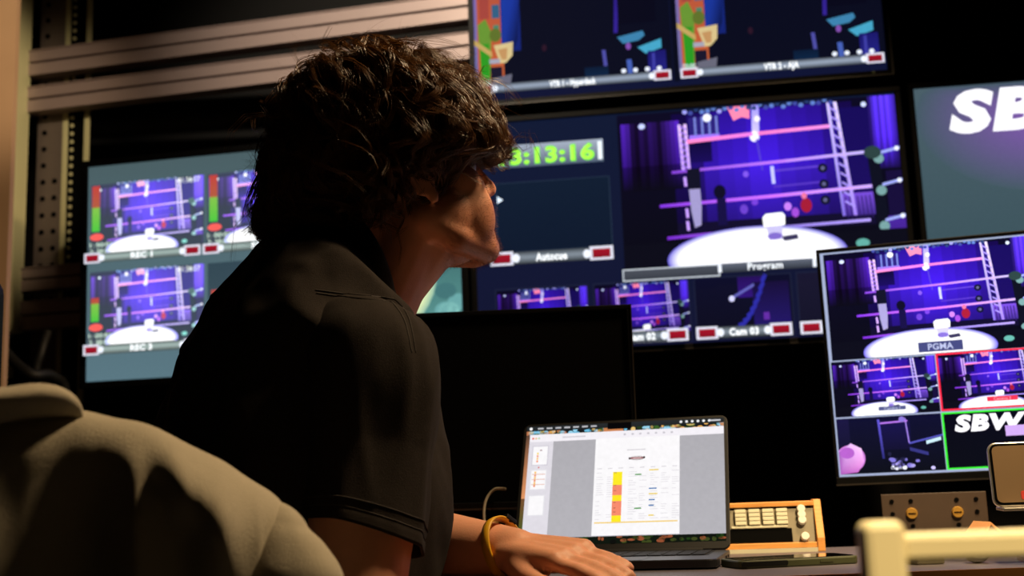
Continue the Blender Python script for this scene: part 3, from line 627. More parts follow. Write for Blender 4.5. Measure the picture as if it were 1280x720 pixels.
# desktop wallpaper with coloured specks behind the window
p.rect(0, 0, 1, 1, (24, 26, 30), (14, 22, 14)); p.clip = True
p.rect(0, 0.02, 0.028, 0.62, (60, 50, 46), (226, 150, 100)); p.rect(0, 0.62, 0.03, 1, (120, 80, 50), (30, 90, 30))
for i in range(110):
    kk = p.k; u = random.random(); p.disc(u, random.uniform(0.04, 0.085), random.uniform(0.006, 0.022), random.uniform(0.01, 0.02), random.choice([(110, 190, 226), (150, 210, 236), (40, 60, 30), (226, 170, 90), (60, 100, 40), (20, 30, 24), (236, 200, 120), (190, 120, 80)])); p.k = kk
for i in range(70):
    kk = p.k; p.disc(random.random(), random.uniform(0.945, 0.995), random.uniform(0.006, 0.02), random.uniform(0.008, 0.02), random.choice([(30, 60, 20), (20, 30, 14), (60, 70, 30), (12, 14, 12), (150, 80, 50)])); p.k = kk
p.k += 1; p.rect(0.40, 0.03, 0.5, 0.09, (206, 130, 80)); p.clip = False
p.rect(0, 0, 1, 0.042, (40, 44, 46), (34, 38, 40)); p.rect(0.42, 0, 0.54, 0.055, (6, 6, 8))
for i in range(7): kk = p.k; p.line(0.058+0.046*i, 0.021, 0.088+0.046*i, 0.021, 0.014, (190, 190, 196)); p.k = kk
p.disc(0.022, 0.021, 0.008, 0.013, (250, 250, 250))
for i in range(6): kk = p.k; p.disc(0.79+0.028*i, 0.021, 0.007, 0.011, (236, 236, 240)); p.k = kk
p.line(0.93, 0.021, 0.985, 0.021, 0.014, (200, 200, 206)); o = off(p.build('desktop_picture', lid, 'scrl'))
p = Pic(DWd, DHd, (0.02, 0.075, 1.0, 0.945)); p.k = 9
p.rect(0, 0, 1, 1, (236, 232, 238)); p.rect(0, 0, 1, 0.075, (246, 242, 248)); p.rect(0.128, 0.075, 1, 1, (176, 174, 180), (182, 180, 186)); p.rect(0, 0.075, 0.128, 1, (226, 222, 230))
for i, c in enumerate(((236, 110, 90), (236, 200, 150), (190, 220, 180))): p.disc(0.018+0.016*i, 0.04, 0.006, 0.01, c)
p.line(0.175, 0.04, 0.295, 0.04, 0.014, (212, 208, 216))
for i in range(7): kk = p.k; p.disc(0.50+0.04*i, 0.04, 0.007, 0.010, (206, 202, 210)); p.k = kk
off(p.build('window_picture', lid, 'scrl'))
p = Pic(DWd, DHd, (0.02, 0.075, 1.0, 0.945)); p.k = 30
for i, v in enumerate((0.12, 0.36, 0.61)):
    p.rect(0.02, v, 0.108, v+0.20, (214, 210, 220) if i == 0 else (230, 228, 234)); p.rect(0.026, v+0.01, 0.102, v+0.19, (252, 250, 252))
    if i == 0:
        for q, c in enumerate(((250, 220, 120), (246, 150, 110), (250, 200, 110), (246, 150, 110))): p.rect(0.047, v+0.07+0.026*q, 0.056, v+0.09+0.026*q, c)
        p.disc(0.068, v+0.05, 0.006, 0.006, (150, 110, 120)); p.disc(0.062, v+0.22, 0.004, 0.007, (220, 80, 80))
    if i == 1:
        for q in range(6): p.rect(0.042, v+0.02+0.026*q, 0.052, v+0.042+0.026*q, (240, 150, 110) if q % 2 else (250, 200, 120))
        for q in range(3): p.line(0.03, v+0.05+0.05*q, 0.1, v+0.05+0.05*q, 0.006, (226, 170, 150))
off(p.build('page_thumbnails', lid, 'scrl'))
p = Pic(DWd, DHd, (0.365, 0.142, 0.785, 0.945)); p.k = 30
p.rect(0, 0, 1, 1, (252, 250, 252)); p.line(0.38, 0.135, 0.60, 0.135, 0.009, (206, 202, 208))
p.disc(0.50, 0.225, 0.085, 0.020, (80, 34, 40)); p.disc(0.50, 0.225, 0.075, 0.014, (250, 240, 240)); p.line(0.43, 0.225, 0.57, 0.225, 0.012, (150, 50, 60)); p.disc(0.415, 0.227, 0.013, 0.012, (60, 40, 40)); p.disc(0.585, 0.222, 0.013, 0.012, (60, 40, 40))
for i in range(8): kk = p.k; p.line(0.035+0.126*i, 0.325, 0.09+0.126*i, 0.325, 0.008, (214, 210, 216)); p.k = kk
p.k += 1
rows = 22
for r in range(rows):
    for c in range(8):
        if c == 2 or random.random() < 0.35: continue
        kk = p.k; u = 0.03+0.126*c; p.line(u, 0.37+0.0225*r, u+random.uniform(0.04, 0.105), 0.37+0.0225*r, 0.005, (220, 216, 222)); p.k = kk
p.k += 1
for v0, v1, c in ((0.365, 0.50, (255, 236, 40)), (0.50, 0.605, (248, 140, 110)), (0.605, 0.665, (255, 230, 40)), (0.665, 0.81, (248, 140, 110)), (0.81, 0.875, (255, 236, 40))):
    p.rect(0.225, v0, 0.335, v1, c)
for v in (0.505, 0.56, 0.68, 0.735, 0.775, 0.375): kk = p.k; p.line(0.24, v, 0.27, v, 0.006, (150, 90, 70)); p.k = kk
p.k += 1
for u, v, wd, c in ((0.485, 0.402, 0.075, (60, 150, 60)), (0.485, 0.745, 0.08, (60, 150, 60)), (0.65, 0.36, 0.11, (240, 210, 90)), (0.65, 0.55, 0.09, (70, 120, 180)), (0.65, 0.605, 0.10, (240, 210, 90)), (0.65, 0.665, 0.07, (70, 120, 180)), (0.65, 0.722, 0.06, (70, 120, 180)), (0.65, 0.82, 0.06, (240, 210, 90)), (0.03, 0.882, 0.95, (246, 210, 120))):
    p.line(u, v, u+wd, v, 0.013, c)
off(p.build('document_page', lid, 'scrl', label='white schedule page with a yellow and salmon column'))
cable('cable', [P(632, 611, 1.92), P(618, 612, 1.93), P(608, 624, 1.93), P(605, 642, 1.92), P(608, 660, 1.90), P(620, 672, 1.88)], 0.0022, 'cable', 'thin grey cable looping beside the left edge of the laptop')

# ------------------------------------------------------------------ wooden-framed consoles
def console(c, yaw, W, Hh, label, full):
    t = empty('control_console', (c[0], c[1], DZ), label, 'console', rotz(-R_(yaw)))
    x = W/2; d = 0.055
    for sx in (-1, 1):
        MB().add([(sx*x, 0, 0), (sx*x, 0, 0.02), (sx*x, 0.022, Hh), (sx*x, d, Hh), (sx*x, d, 0), (sx*(x-0.011), 0, 0), (sx*(x-0.011), 0, 0.02), (sx*(x-0.011), 0.022, Hh), (sx*(x-0.011), d, Hh), (sx*(x-0.011), d, 0)],
                 [(0, 1, 2, 3, 4), (5, 6, 7, 8, 9)] + [(i, (i+1) % 5, 5+(i+1) % 5, 5+i) for i in range(5)]).build('wood_cheek', 'wood', t, bevel=0.001)
    MB().box((-x+0.011, 0.018, Hh-0.009), (x-0.011, d, Hh-0.002)).build('top_rail', 'wood', t, bevel=0.001)
    MB().box((-x+0.011, 0.002, 0.006), (x-0.011, d, 0.014)).build('bottom_rail', 'wood', t, bevel=0.001)
    MB().box((-x+0.011, 0.0, 0.0), (x-0.011, 0.004, 0.006)).build('light_strip', 'cap', t)
    ang = math.atan2(0.016, Hh-0.024); rot = Matrix.Rotation(-ang, 3, 'X'); o3 = Vector((0, 0.006, 0.014)); ph = Hh-0.024
    def pn(name, a, b, mt, bev=0.0006, par=t): return MB().box(a, b, rot, o3).build(name, mt, par, bevel=bev)
    face = pn('face_panel', (-x+0.011, 0, 0), (x-0.011, 0.004, ph), 'panel')
    if full:
        pn('recess_shade', (-x+0.015, -0.0015, 0.001), (x-0.046, 0.0, ph*0.42), 'dark')  # black sheet on the face, painted as the shadow in the gap
        pn('ledge', (x-0.135, -0.004, ph*0.43), (x-0.052, 0.0, ph*0.50), 'cap')
        for r in range(4):
            for q in range(4):
                o = pn('button', (x-0.129+0.0205*q, -0.006, ph*0.52+ph*0.12*r), (x-0.129+0.0205*q+0.0165, 0, ph*0.52+ph*0.12*r+ph*0.105), 'cap', 0.0008)
        pn('dark_key', (x-0.150, -0.006, ph*0.42), (x-0.138, 0, ph*0.62), 'key'); pn('dark_key', (x-0.19, -0.004, ph*0.44), (x-0.165, 0, ph*0.6), 'key')
        for xx, zz in ((x-0.03, 0.95), (x-0.03, 0.78), (x-0.03, 0.62), (x-0.028, 0.14)):
            a, b2 = rot @ Vector((xx, 0, ph*zz))+o3, rot @ Vector((xx, -0.008, ph*zz))+o3
            MB().cyl(a, b2, 0.0068, 0.006, 18).build('knob', 'white', t, bevel=0.001)
        MB().rbox((x-0.178, 0.012, Hh-0.012), (x-0.168, 0.022, Hh+0.004), 0.002, axis=1).build('orange_lever', 'orange', t, bevel=0.0008)
    else:
        pn('cream_sheet', (-x+0.015, -0.002, ph*0.05), (x-0.03, 0, ph*0.8), 'cap')
        a, b2 = rot @ Vector((x-0.022, 0, ph*0.74))+o3, rot @ Vector((x-0.022, -0.007, ph*0.74))+o3
        MB().cyl(a, b2, 0.005, 0.0045, 18).build('knob', 'white', t, bevel=0.001)
    return t
pr = HZ(1027, 688, DZ); 
console((pr.x-0.175*math.cos(R_(7)), 1.845), 7, 0.35, 0.076, 'wood-framed console with ivory buttons, right of the laptop', True)
pr = P(624, 670, 1.87)
console((pr.x-0.15, 1.865), 3, 0.30, 0.060, 'lower wood-framed console left of the laptop, behind the forearm', False)

# ------------------------------------------------------------------ phones and small things on the desk
pa = Vector((0.335, 1.545, DZ)); ph = empty('phone', pa, 'phone in olive case lying flat on the desk right of the laptop', 'phone', rotz(R_(12)))
MB().rbox((-0.079, -0.037, 0), (0.079, 0.037, 0.010), 0.011, axis=2).build('case', 'phone', ph, bevel=0.002)
MB().rbox((-0.075, -0.033, 0.0098), (0.075, 0.033, 0.0106), 0.009, axis=2).build('glass', 'glass', ph)
MB().rbox((-0.078, -0.0385, 0.003), (-0.018, -0.036, 0.0085), 0.002, axis=1).build('dark_panel', 'key', ph); MB().box((0.025, -0.0378, 0.004), (0.042, -0.0365, 0.0065)).build('side_button', 'phone', ph)
pc = P(1242, 585, 1.42); yw = R_(14)
st = empty('phone_stand', (pc.x+0.085, 1.44, DZ), 'small silver stand holding the upright phone at right picture edge', 'stand', rotz(-yw))
zt = P(1262, 636, 1.40).z-DZ
MB().rbox((-0.05, -0.04, 0), (0.05, 0.06, 0.005), 0.01, axis=2).build('stand_base', 'silver', st); MB().cyl((0, 0.03, 0.005), (0, 0.015, zt), 0.006).build('stand_post', 'silver', st)
MB().box((-0.072, -0.045, zt-0.003), (0.072, 0.02, zt+0.001)).build('tray', 'silver', st, bevel=0.001)
up = empty('phone', (pc.x+0.0775, 1.42, DZ+zt+0.001), 'upright phone with silver rim and brownish screen, right picture edge', 'phone', rotz(-yw) @ Matrix.Rotation(-R_(8), 3, 'X'))
MB().rbox((-0.0775, -0.004, 0), (0.0775, 0.004, 0.076), 0.010, axis=1).build('rim', 'silver', up, bevel=0.0015); MB().rbox((-0.0752, -0.0046, 0.0022), (0.0752, -0.0039, 0.0738), 0.008, axis=1).build('border', 'glass', up)
MB().rbox((-0.0725, -0.0052, 0.0048), (0.0725, -0.0045, 0.0714), 0.006, axis=1).build('screen', 'brown', up); MB().rbox((-0.046, -0.0056, 0.008), (-0.036, -0.0051, 0.018), 0.002, axis=1).build('app_icon', 'red', up)
q = HZ(1197, 712, DZ); e = MB(); 
def ring(c, R, r, w, n=28):
    prof = [(R, 0), (R, w), (r, w), (r, 0)]; vs = [(c[0]+a*math.cos(t), c[1]+a*math.sin(t), c[2]+b) for t in [2*math.pi*i/n for i in range(n)] for a, b in prof]
    return MB().add(vs, [(i*4+j, i*4+(j+1) % 4, ((i+1) % n)*4+(j+1) % 4, ((i+1) % n)*4+j) for i in range(n) for j in range(4)])
tag(ring((q.x, 1.50, DZ), 0.018, 0.011, 0.019).build('tape_roll', 'amber', smooth=False), 'small amber tape roll on the desk under the cream rail', 'tape')
q = P(1160, 700, 1.47); tag(MB().rbox((q.x-0.017, 1.46, DZ), (q.x+0.017, 1.485, DZ+0.024), 0.003, axis=1).build('adapter_block', 'panel', bevel=0.002), 'small grey adapter block on the desk beside the tape roll', 'adapter')
q = P(1222, 705, 1.46); tag(MB().ell((q.x, 1.46, DZ+0.008), (0.013, 0.013, 0.008)).build('plastic_cap', 'white', smooth=True), 'small white cap on the desk right of the tape roll', 'cap')
q = P(1236, 668, 1.62)
tag(MB().add([(q.x-0.03, 1.60, DZ), (q.x-0.03, 1.68, DZ), (q.x, 1.61, DZ+0.042), (q.x, 1.67, DZ+0.042), (q.x+0.04, 1.60, DZ), (q.x+0.04, 1.68, DZ), (q.x-0.026, 1.60, DZ), (q.x-0.026, 1.68, DZ), (q.x, 1.61, DZ+0.038), (q.x, 1.67, DZ+0.038), (q.x+0.036, 1.60, DZ), (q.x+0.036, 1.68, DZ)],
   [(0, 1, 3, 2), (2, 3, 5, 4), (6, 8, 9, 7), (8, 10, 11, 9), (0, 2, 8, 6), (2, 4, 10, 8), (1, 7, 9, 3), (3, 9, 11, 5), (0, 6, 7, 1), (4, 5, 11, 10)]).build('folded_card', 'paper'), 'tan folded card peaking above the cream rail', 'card')

# ------------------------------------------------------------------ cream frame close to the camera
a = P(1076, 690, 0.62); b = P(1128, 690, 0.62); zt = P(1100, 651, 0.62).z; z1 = P(1200, 664, 0.62).z; z0 = P(1200, 700, 0.62).z
fr = empty('metal_frame', (a.x, 0.62, 0), 'cream square-tube frame out of focus in the right foreground', 'frame', rotz(-R_(3)))
pw = b.x-a.x
for x in (0.0, 0.42): MB().rbox((x, -pw/2, 0), (x+pw, pw/2, zt), 0.005, axis=1).build('post', 'creamw', fr, bevel=0.004)
MB().box((pw*0.9, -0.008, z0), (0.42+0.002, 0.008, z1)).build('rail', 'creamw', fr, bevel=0.003)
MB().box((pw*0.9, -0.008, 0.25), (0.42+0.002, 0.008, 0.265)).build('rail', 'creamw', fr, bevel=0.003)

# ------------------------------------------------------------------ the man
fwdT = Vector((math.cos(R_(38)), math.sin(R_(38)), 0)); latT = Vector((math.sin(R_(38)), -math.cos(R_(38)), 0))   # torso: forward, and towards his right
man = empty('person', (-0.33, 1.41, 0), 'man in dark shirt seated at the desk, looking up at the monitors', 'person')
MO = Vector((-0.33, 1.41, 0))
def L_(p): return Vector(p)-MO
def evaluated(mb, voxel, smooth, name):
    me = bpy.data.meshes.new(name); me.from_pydata(mb.v, [], mb.f)
    bm = bmesh.new(); bm.from_mesh(me); bmesh.ops.recalc_face_normals(bm, faces=bm.faces); bm.to_mesh(me); bm.free()
    o = bpy.data.objects.new(name, me); col.objects.link(o)
    rm = o.modifiers.new('r', 'REMESH'); rm.mode = 'VOXEL'; rm.voxel_size = voxel; rm.use_smooth_shade = True
    sm = o.modifiers.new('s', 'SMOOTH'); sm.factor = 0.5; sm.iterations = smooth
    res = bpy.data.meshes.new_from_object(o.evaluated_get(bpy.context.evaluated_depsgraph_get()))
    bpy.data.objects.remove(o); bpy.data.meshes.remove(me); res.name = name
    return res
# spine sections: centre, half width, half depth
SEC = [((-0.335, 1.405, 0.50), 0.185, 0.135), ((-0.325, 1.415, 0.58), 0.18, 0.135), ((-0.297, 1.43, 0.72), 0.172, 0.138), ((-0.276, 1.445, 0.85), 0.182, 0.142),
       ((-0.266, 1.45, 0.95), 0.182, 0.130), ((-0.258, 1.452, 1.02), 0.164, 0.110), ((-0.246, 1.462, 1.07), 0.138, 0.094), ((-0.228, 1.478, 1.108), 0.112, 0.082), ((-0.198, 1.492, 1.125), 0.074, 0.070)]
def torso_rings(grow, n=96, k=9, trim=0):
    cs = smooth_path([s[0] for s in SEC], k); ws = smooth_path([(s[1], s[2], 0) for s in SEC], k); out = []
    for i, c in enumerate(cs):
        c = Vector(c); t = Vector(cs[min(i+1, len(cs)-1)])-Vector(cs[max(i-1, 0)]); t.normalize()
        f = (fwdT - t*fwdT.dot(t)).normalized(); l = t.cross(f)*-1
        if l.dot(latT) < 0: l = -l
        w_, d_ = ws[i][0]+grow, ws[i][1]+grow; ring_ = []
        for j in range(n):
            q = 2*math.pi*j/n; cx, sx = math.cos(q), math.sin(q)
            e = 0.82
            ring_.append(c + l*(w_*math.copysign(abs(cx)**e, cx)) + f*(d_*math.copysign(abs(sx)**e, sx)))
        out.append(ring_)
    return out
# head frame: x forward, y to his left, z up, origin between the ears
aH, tH = R_(21), R_(14)
fH = Vector((math.cos(aH)*math.cos(tH), math.sin(aH)*math.cos(tH), math.sin(tH))); lH = Vector((-math.sin(aH), math.cos(aH), 0)); uH = fH.cross(lH)
HM = Matrix((fH, lH, uH)).transposed()
HO = P(620, 235, 1.54) - HM @ Vector((0.1205, 0, -0.022))
def hd(x, y, z): return HO + HM @ Vector((x, y, z))
sR = Vector((-0.160, 1.322, 0.985)); eR = Vector((-0.172, 1.245, 0.712)); wR = Vector((0.02, 1.225, 0.668))
sL = Vector((-0.352, 1.588, 1.000)); eL = Vector((-0.185, 1.615, 0.800)); wL = P(645, 699, 1.45); wL.z = 0.785
B = MB()
tr = torso_rings(-0.012, 40, 4); B.v += []; lf = loft([[L_(p) for p in r] for r in tr], caps=True); B.add(lf.v, lf.f)
def cap(p0, p1, r0, r1): B.capsule(L_(p0), L_(p1), r0, r1)
nb = Vector((-0.190, 1.497, 1.085)); nt_ = hd(-0.012, 0, -0.045)
cap(nb, nt_, 0.064, 0.056); cap(nb+Vector((-0.05, -0.01, -0.01)), hd(-0.045, 0, -0.02), 0.062, 0.05); cap(nb, hd(0.02, 0, -0.06), 0.05, 0.045)
for s_ in (sR, sL): cap(nb+Vector((-0.045, -0.015, -0.04)), s_, 0.050, 0.050)
def arm(s_, e_, w_):
    cap(s_, s_.lerp(e_, 0.45), 0.060, 0.0615); cap(s_.lerp(e_, 0.45), e_, 0.0615, 0.046); cap(e_, e_.lerp(w_, 0.3), 0.046, 0.047); cap(e_.lerp(w_, 0.3), w_, 0.047, 0.0285)
arm(sR, eR, wR); arm(sL, eL, wL)
# head masses
def he(c, r, rot=None): B.ell(L_(hd(*c)), r, HM @ rot if rot else HM)
he((-0.004, 0, 0.040), (0.096, 0.075, 0.090)); he((0.052, 0, 0.038), (0.045, 0.060, 0.058)); he((0.040, 0, -0.038), (0.056, 0.061, 0.074))
for sg in (-1, 1):
    he((0.055, sg*0.040, -0.014), (0.030, 0.024, 0.024)); he((0.022, sg*0.05, -0.052), (0.042, 0.021, 0.036)); he((0.058, sg*0.032, -0.052), (0.037, 0.032, 0.052)); he((0.060, sg*0.036, -0.024), (0.030, 0.026, 0.030))
    for a_, b_, r0_, r1_ in (((-0.004, sg*0.055, -0.050), (0.030, sg*0.050, -0.082), 0.019, 0.019), ((0.030, sg*0.050, -0.082), (0.074, sg*0.020, -0.100), 0.019, 0.018), ((0.074, sg*0.020, -0.100), (0.084, 0, -0.100), 0.018, 0.018)):
        cap(hd(*a_), hd(*b_), r0_, r1_)
    cap(hd(0.086, sg*0.012, 0.030), hd(0.070, sg*0.045, 0.028), 0.010, 0.009)
    cap(hd(0.098, sg*0.011, -0.027), hd(0.094, sg*0.012, -0.025), 0.0085, 0.0085)
    he((-0.004, sg*0.076, -0.002), (0.017, 0.006, 0.030), Matrix.Rotation(R_(-10), 3, 'Y'))
    ear = [hd(0.012*math.cos(q)*1.5-0.006, sg*(0.081+0.004*math.cos(q-2)), 0.028*math.sin(q)+0.002) for q in [2*math.pi*i/16 for i in range(14)]]
    for a_, b_ in zip(ear[:-1], ear[1:]): cap(a_, b_, 0.0045, 0.0045)
    he((0.004, sg*0.078, -0.030), (0.009, 0.005, 0.010))
he((0.076, 0, -0.062), (0.024, 0.036, 0.032)); he((0.084, 0, -0.082), (0.016, 0.026, 0.022)); cap(hd(0.095, -0.014, -0.054), hd(0.095, 0.014, -0.054), 0.0062, 0.0062); cap(hd(0.094, -0.012, -0.0655), hd(0.094, 0.012, -0.0655), 0.0066, 0.0066); he((0.085, 0, -0.098), (0.017, 0.022, 0.016))
cap(hd(0.088, 0, 0.022), hd(0.106, 0, -0.012), 0.0085, 0.0095); cap(hd(0.106, 0, -0.012), hd(0.1105, 0, -0.022), 0.0095, 0.0105); cap(hd(0.10, 0, -0.034), hd(0.09, 0, -0.045), 0.006, 0.006)
he((0.045, 0, -0.085), (0.04, 0.036, 0.022))
# hands
def hand(wr_, fw, upv, side, bend, spread=1.0):
    fw = fw.normalized(); upv = (upv-fw*upv.dot(fw)).normalized(); sd = fw.cross(upv)*side        # sd points to the thumb side
    def q(a, b, c): return wr_ + (fw*a + sd*b + upv*c)*0.92
    for b_ in (-0.030, -0.010, 0.012, 0.028): cap(q(0.0, b_*0.6, 0), q(0.088 if b_ < 0.02 else 0.085, b_, 0.002), 0.0195, 0.0135)
    cap(q(0.02, -0.01, -0.006), q(0.07, 0.0, -0.006), 0.017, 0.014)
    for b_, ln, r_ in ((0.031, 0.072, 0.0092), (0.011, 0.081, 0.0095), (-0.010, 0.075, 0.0090), (-0.030, 0.060, 0.0080)):
        p0 = q(0.088, b_, 0.0); ang = bend[0]; pts = [p0]
        for k_, fr_ in enumerate((0.46, 0.30, 0.24)):
            ang_ = sum(bend[:k_+1]); d_ = fw*math.cos(ang_) - upv*math.sin(ang_) + sd*(b_*1.2*spread); pts.append(pts[-1]+d_.normalized()*ln*fr_)
        for a_, b2 in zip(pts[:-1], pts[1:]): cap(a_, b2, r_, r_*0.93)
    pts = [q(0.022, 0.026, -0.008), q(0.056, 0.048, -0.014), q(0.084, 0.056, -0.018), q(0.106, 0.054, -0.022)]
    for (a_, b2), (r0_, r1_) in zip(zip(pts[:-1], pts[1:]), ((0.016, 0.0125), (0.0115, 0.0105), (0.0105, 0.009))): cap(a_, b2, r0_, r1_)
hand(wL, Vector((0.76, -0.64, -0.07)), Vector((0.0, -0.25, 1)), 1, (0.14, 0.14, 0.10))
hand(wR, Vector((0.8, 0.1, -0.45)), Vector((0.4, -0.2, 1)), -1, (0.25, 0.3, 0.25))
bme = evaluated(B, 0.0038, 4, 'body')
# flush and stubble tint are the skin's own colour
vc = np.empty(len(bme.vertices)*3, np.float32); bme.vertices.foreach_get('co', vc); vc = vc.reshape(-1, 3)
hl = (vc + np.array(MO) - np.array(HO)) @ np.array(HM)                 # head-local
tint = np.ones((len(vc), 4), np.float32)
def sstep(a, b, x): t = np.clip((x-a)/(b-a), 0, 1); return t*t*(3-2*t)
inhead = (np.abs(hl[:, 1]) < 0.085) & (hl[:, 0] > -0.03) & (hl[:, 0] < 0.13) & (hl[:, 2] > -0.135)
beardw = sstep(-0.028, -0.06, hl[:, 2]+0.25*(np.clip(hl[:, 0], 0, 1)-0.08)) * sstep(0.0, 0.03, hl[:, 0]) * inhead * sstep(-0.135, -0.112, hl[:, 2])
lips = np.exp(-((hl[:, 2]+0.06)/0.009)**2)*(hl[:, 0] > 0.088)*(np.abs(hl[:, 1]) < 0.02)
beardw = beardw*(1-lips)
tint[:, :3] = 1-beardw[:, None]*np.array([0.36, 0.44, 0.48]); tint[:, 1] *= 1-0.25*lips; tint[:, 2] *= 1-0.25*lips
nosew = np.exp(-(((hl[:, 0]-0.113)**2+hl[:, 1]**2+(hl[:, 2]+0.024)**2)/0.018**2)); tint[:, 1] *= 1-0.14*nosew; tint[:, 2] *= 1-0.16*nosew
ca = bme.color_attributes.new('tint', 'FLOAT_COLOR', 'POINT'); ca.data.foreach_set('color', tint.ravel())
bme.materials.clear(); bme.materials.append(MT['skin']); bme.polygons.foreach_set('use_smooth', [True]*len(bme.polygons))
body = bpy.data.objects.new('body', bme); col.objects.link(body); body.parent = man; body['label'] = 'bare face, neck and arms'
for sg in (-1, 1):
    o = MB().ell(L_(hd(0.076, sg*0.031, 0.006)), (0.0115, 0.0115, 0.0115), HM).build('eye', 'eye', man, smooth=True); MB().ell(L_(hd(0.0862, sg*0.031, 0.009)), (0.0028, 0.0055, 0.0055), HM).build('iris', 'iris', o, smooth=True)
# stubble: short hairs over jaw and chin
nv = np.empty(len(vc)*3, np.float32); bme.vertices.foreach_get('normal', nv); nv = nv.reshape(-1, 3)
idx = np.nonzero((beardw > 0.35) & (rng.random(len(vc)) < 0.75))[0]
st_ = MB()
for i in idx:
    for _ in range(2 if hl[i, 0] > 0.07 and hl[i, 2] < -0.075 else 1):
        p0 = Vector(vc[i]) + Vector(rng.normal(0, 0.001, 3)); n0 = Vector(nv[i]); ln = rng.uniform(0.002, 0.0042)*(1.7 if hl[i, 0] > 0.07 else 1)
        d = (n0 + Vector(rng.normal(0, 0.35, 3)) + HM @ Vector((0.1, 0, -0.6))).normalized(); sdv = d.orthogonal().normalized()*0.00016; s2 = d.cross(sdv).normalized()*0.00016
        st_.add([p0+sdv, p0-sdv+s2, p0-s2, p0+d*ln], [(0, 1, 3), (1, 2, 3), (2, 0, 3)])
o = st_.build('beard_stubble', 'beard', man, fix=False); o['kind'] = 'stuff'
# shirt: torso with folds, sleeves, collar, seams
def fold(p, axis, a, sc=11.0, st=0.28):
    """creases running along axis"""
    p = Vector(p); al = axis*p.dot(axis); q = (p-al)*sc + al*(sc*st)
    n1 = noise.noise(q + Vector((3.1, 7.7, 1.3))); n2 = noise.noise(q*2.1 + Vector((9.2, 1.1, 4.4)))
    return a*((1-abs(n1)*2.2) + 0.4*(1-abs(n2)*2.2) - 0.6)
rings = torso_rings(0.014, 128, 12)
rings = rings[8:]
dn = Vector((0.35, 0.25, -0.9)).normalized(); out = []
for i, r in enumerate(rings):
    c = sum(r, Vector())/len(r); tz = i/len(rings); row = []
    for p in r:
        d = (p-c); d.z *= 0.3; d.normalize()
        amp = 0.011*(1-max(0, (tz-0.78)/0.22))
        front = max(0, d.dot(fwdT))
        loose = 0.020*front*max(0, 1-abs(c.z-0.80)/0.2)                  # the shirt hangs away from the belly
        row.append(L_(p + d*(fold(p, dn, amp)+loose)))
    out.append(row)
shirt = loft(out).build('shirt', 'shirt', man, smooth=True)
sol = shirt.modifiers.new('thick', 'SOLIDIFY'); sol.thickness = 0.0025; sol.offset = -1
def sleeve(s_, e_, inn, t_end, rs, re_, name='sleeve', cut=0.0):
    ax = (e_-s_).normalized(); end = s_.lerp(e_, t_end); pts = smooth_path([inn, s_+Vector((0, 0, 0.012)), s_.lerp(e_, t_end*0.5), end], 18); rr = smooth_path([(rs*1.0, 0, 0), (rs, 0, 0), ((rs+re_)/2, 0, 0), (re_, 0, 0)], 18)
    n = 96; rws = []; a = latT.copy()
    for i, p in enumerate(pts):
        p = Vector(p); t = (Vector(pts[min(i+1, len(pts)-1)])-Vector(pts[max(i-1, 0)])).normalized(); a = (a-t*a.dot(t)).normalized(); b = t.cross(a); row = []
        fr_ = i/(len(pts)-1)
        for j in range(n):
            q = 2*math.pi*j/n; d = a*math.cos(q)+b*math.sin(q); pp = p + d*rr[i][0]
            lip = 0.0022*math.exp(-((fr_-0.93)/0.006)**2)
            pp = pp + d*(fold(pp, (ax+Vector((0.15, 0, 0))).normalized(), 0.0085*min(1, fr_*2.5)*(1-0.5*fr_), 14, 0.22) - lip) + ax*cut*d.x*max(0, fr_-0.5)*2
            row.append(L_(pp))
        rws.append(row)
    o = loft(rws).build(name, 'shirt', shirt, smooth=True); so = o.modifiers.new('thick', 'SOLIDIFY'); so.thickness = 0.003; so.offset = -1
    for back in (4, 6):
        k = len(rws)-1-back; MB().tube([Vector(q)+(Vector(q)-sum((Vector(v) for v in rws[k]), Vector())/n).normalized()*0.0006 for q in rws[k]]+[rws[k][0]], 0.0007, 5, caps=False).build('hem_stitch', 'seam', shirt)
    k = int(len(rws)*0.36); 
    return rws
rwR = sleeve(sR, eR, sR+Vector((-0.075, 0.085, 0.022)), 0.63, 0.074, 0.068, cut=0.014)
rwL = sleeve(sL, eL, sL+Vector((0.06, -0.075, 0.015)), 0.62, 0.074, 0.070)
# ribbed collar standing round the neck
base = [Vector(p) for p in out[-1]]; cc = sum(base, Vector())/len(base); up_ = (nt_-nb).normalized(); crows = []
for k, (dr, dz) in enumerate(((0.006, -0.010), (0.006, 0.002), (0.004, 0.013), (0.001, 0.018), (-0.003, 0.017), (-0.004, 0.004), (-0.004, -0.01))):
    crows.append([p + (p-cc).normalized()*dr + up_*dz for p in base])
loft(crows).build('collar', 'shirt', shirt, smooth=True)
# yoke and shoulder seams laid on the shirt
from mathutils.bvhtree import BVHTree
def on_mesh(objs, pts, lift=0.0008):
    trees = []
    for o in objs:
        trees.append(BVHTree.FromPolygons([v.co for v in o.data.vertices], [tuple(p.vertices) for p in o.data.polygons]))
    res = []
    for p in pts:
        best = min((t.find_nearest(p) for t in trees), key=lambda h: h[3]); res.append(best[0]+(p-best[0]).normalized()*lift if best[3] > 1e-5 else best[0])
    return res
slv = [c for c in bpy.data.objects if c.name.startswith('sleeve')]
def seam(pxs, Y): 
    o_ = Vector((0, 0, CAM_Z)); trees = [BVHTree.FromPolygons([v.co for v in o.data.vertices], [tuple(p.vertices) for p in o.data.polygons]) for o in [shirt]+slv]; res = []
    for x, y in pxs:
        d = (P(x, y, Y)-o_).normalized(); hits = [h for h in (t.ray_cast(L_(o_), d) for t in trees) if h[0] is not None]
        if hits: h = min(hits, key=lambda h: h[3]); res.append(h[0]-d*0.0006)
    if len(res) > 3: MB().tube(res, 0.0008, 5).build('seam', 'seam', shirt)
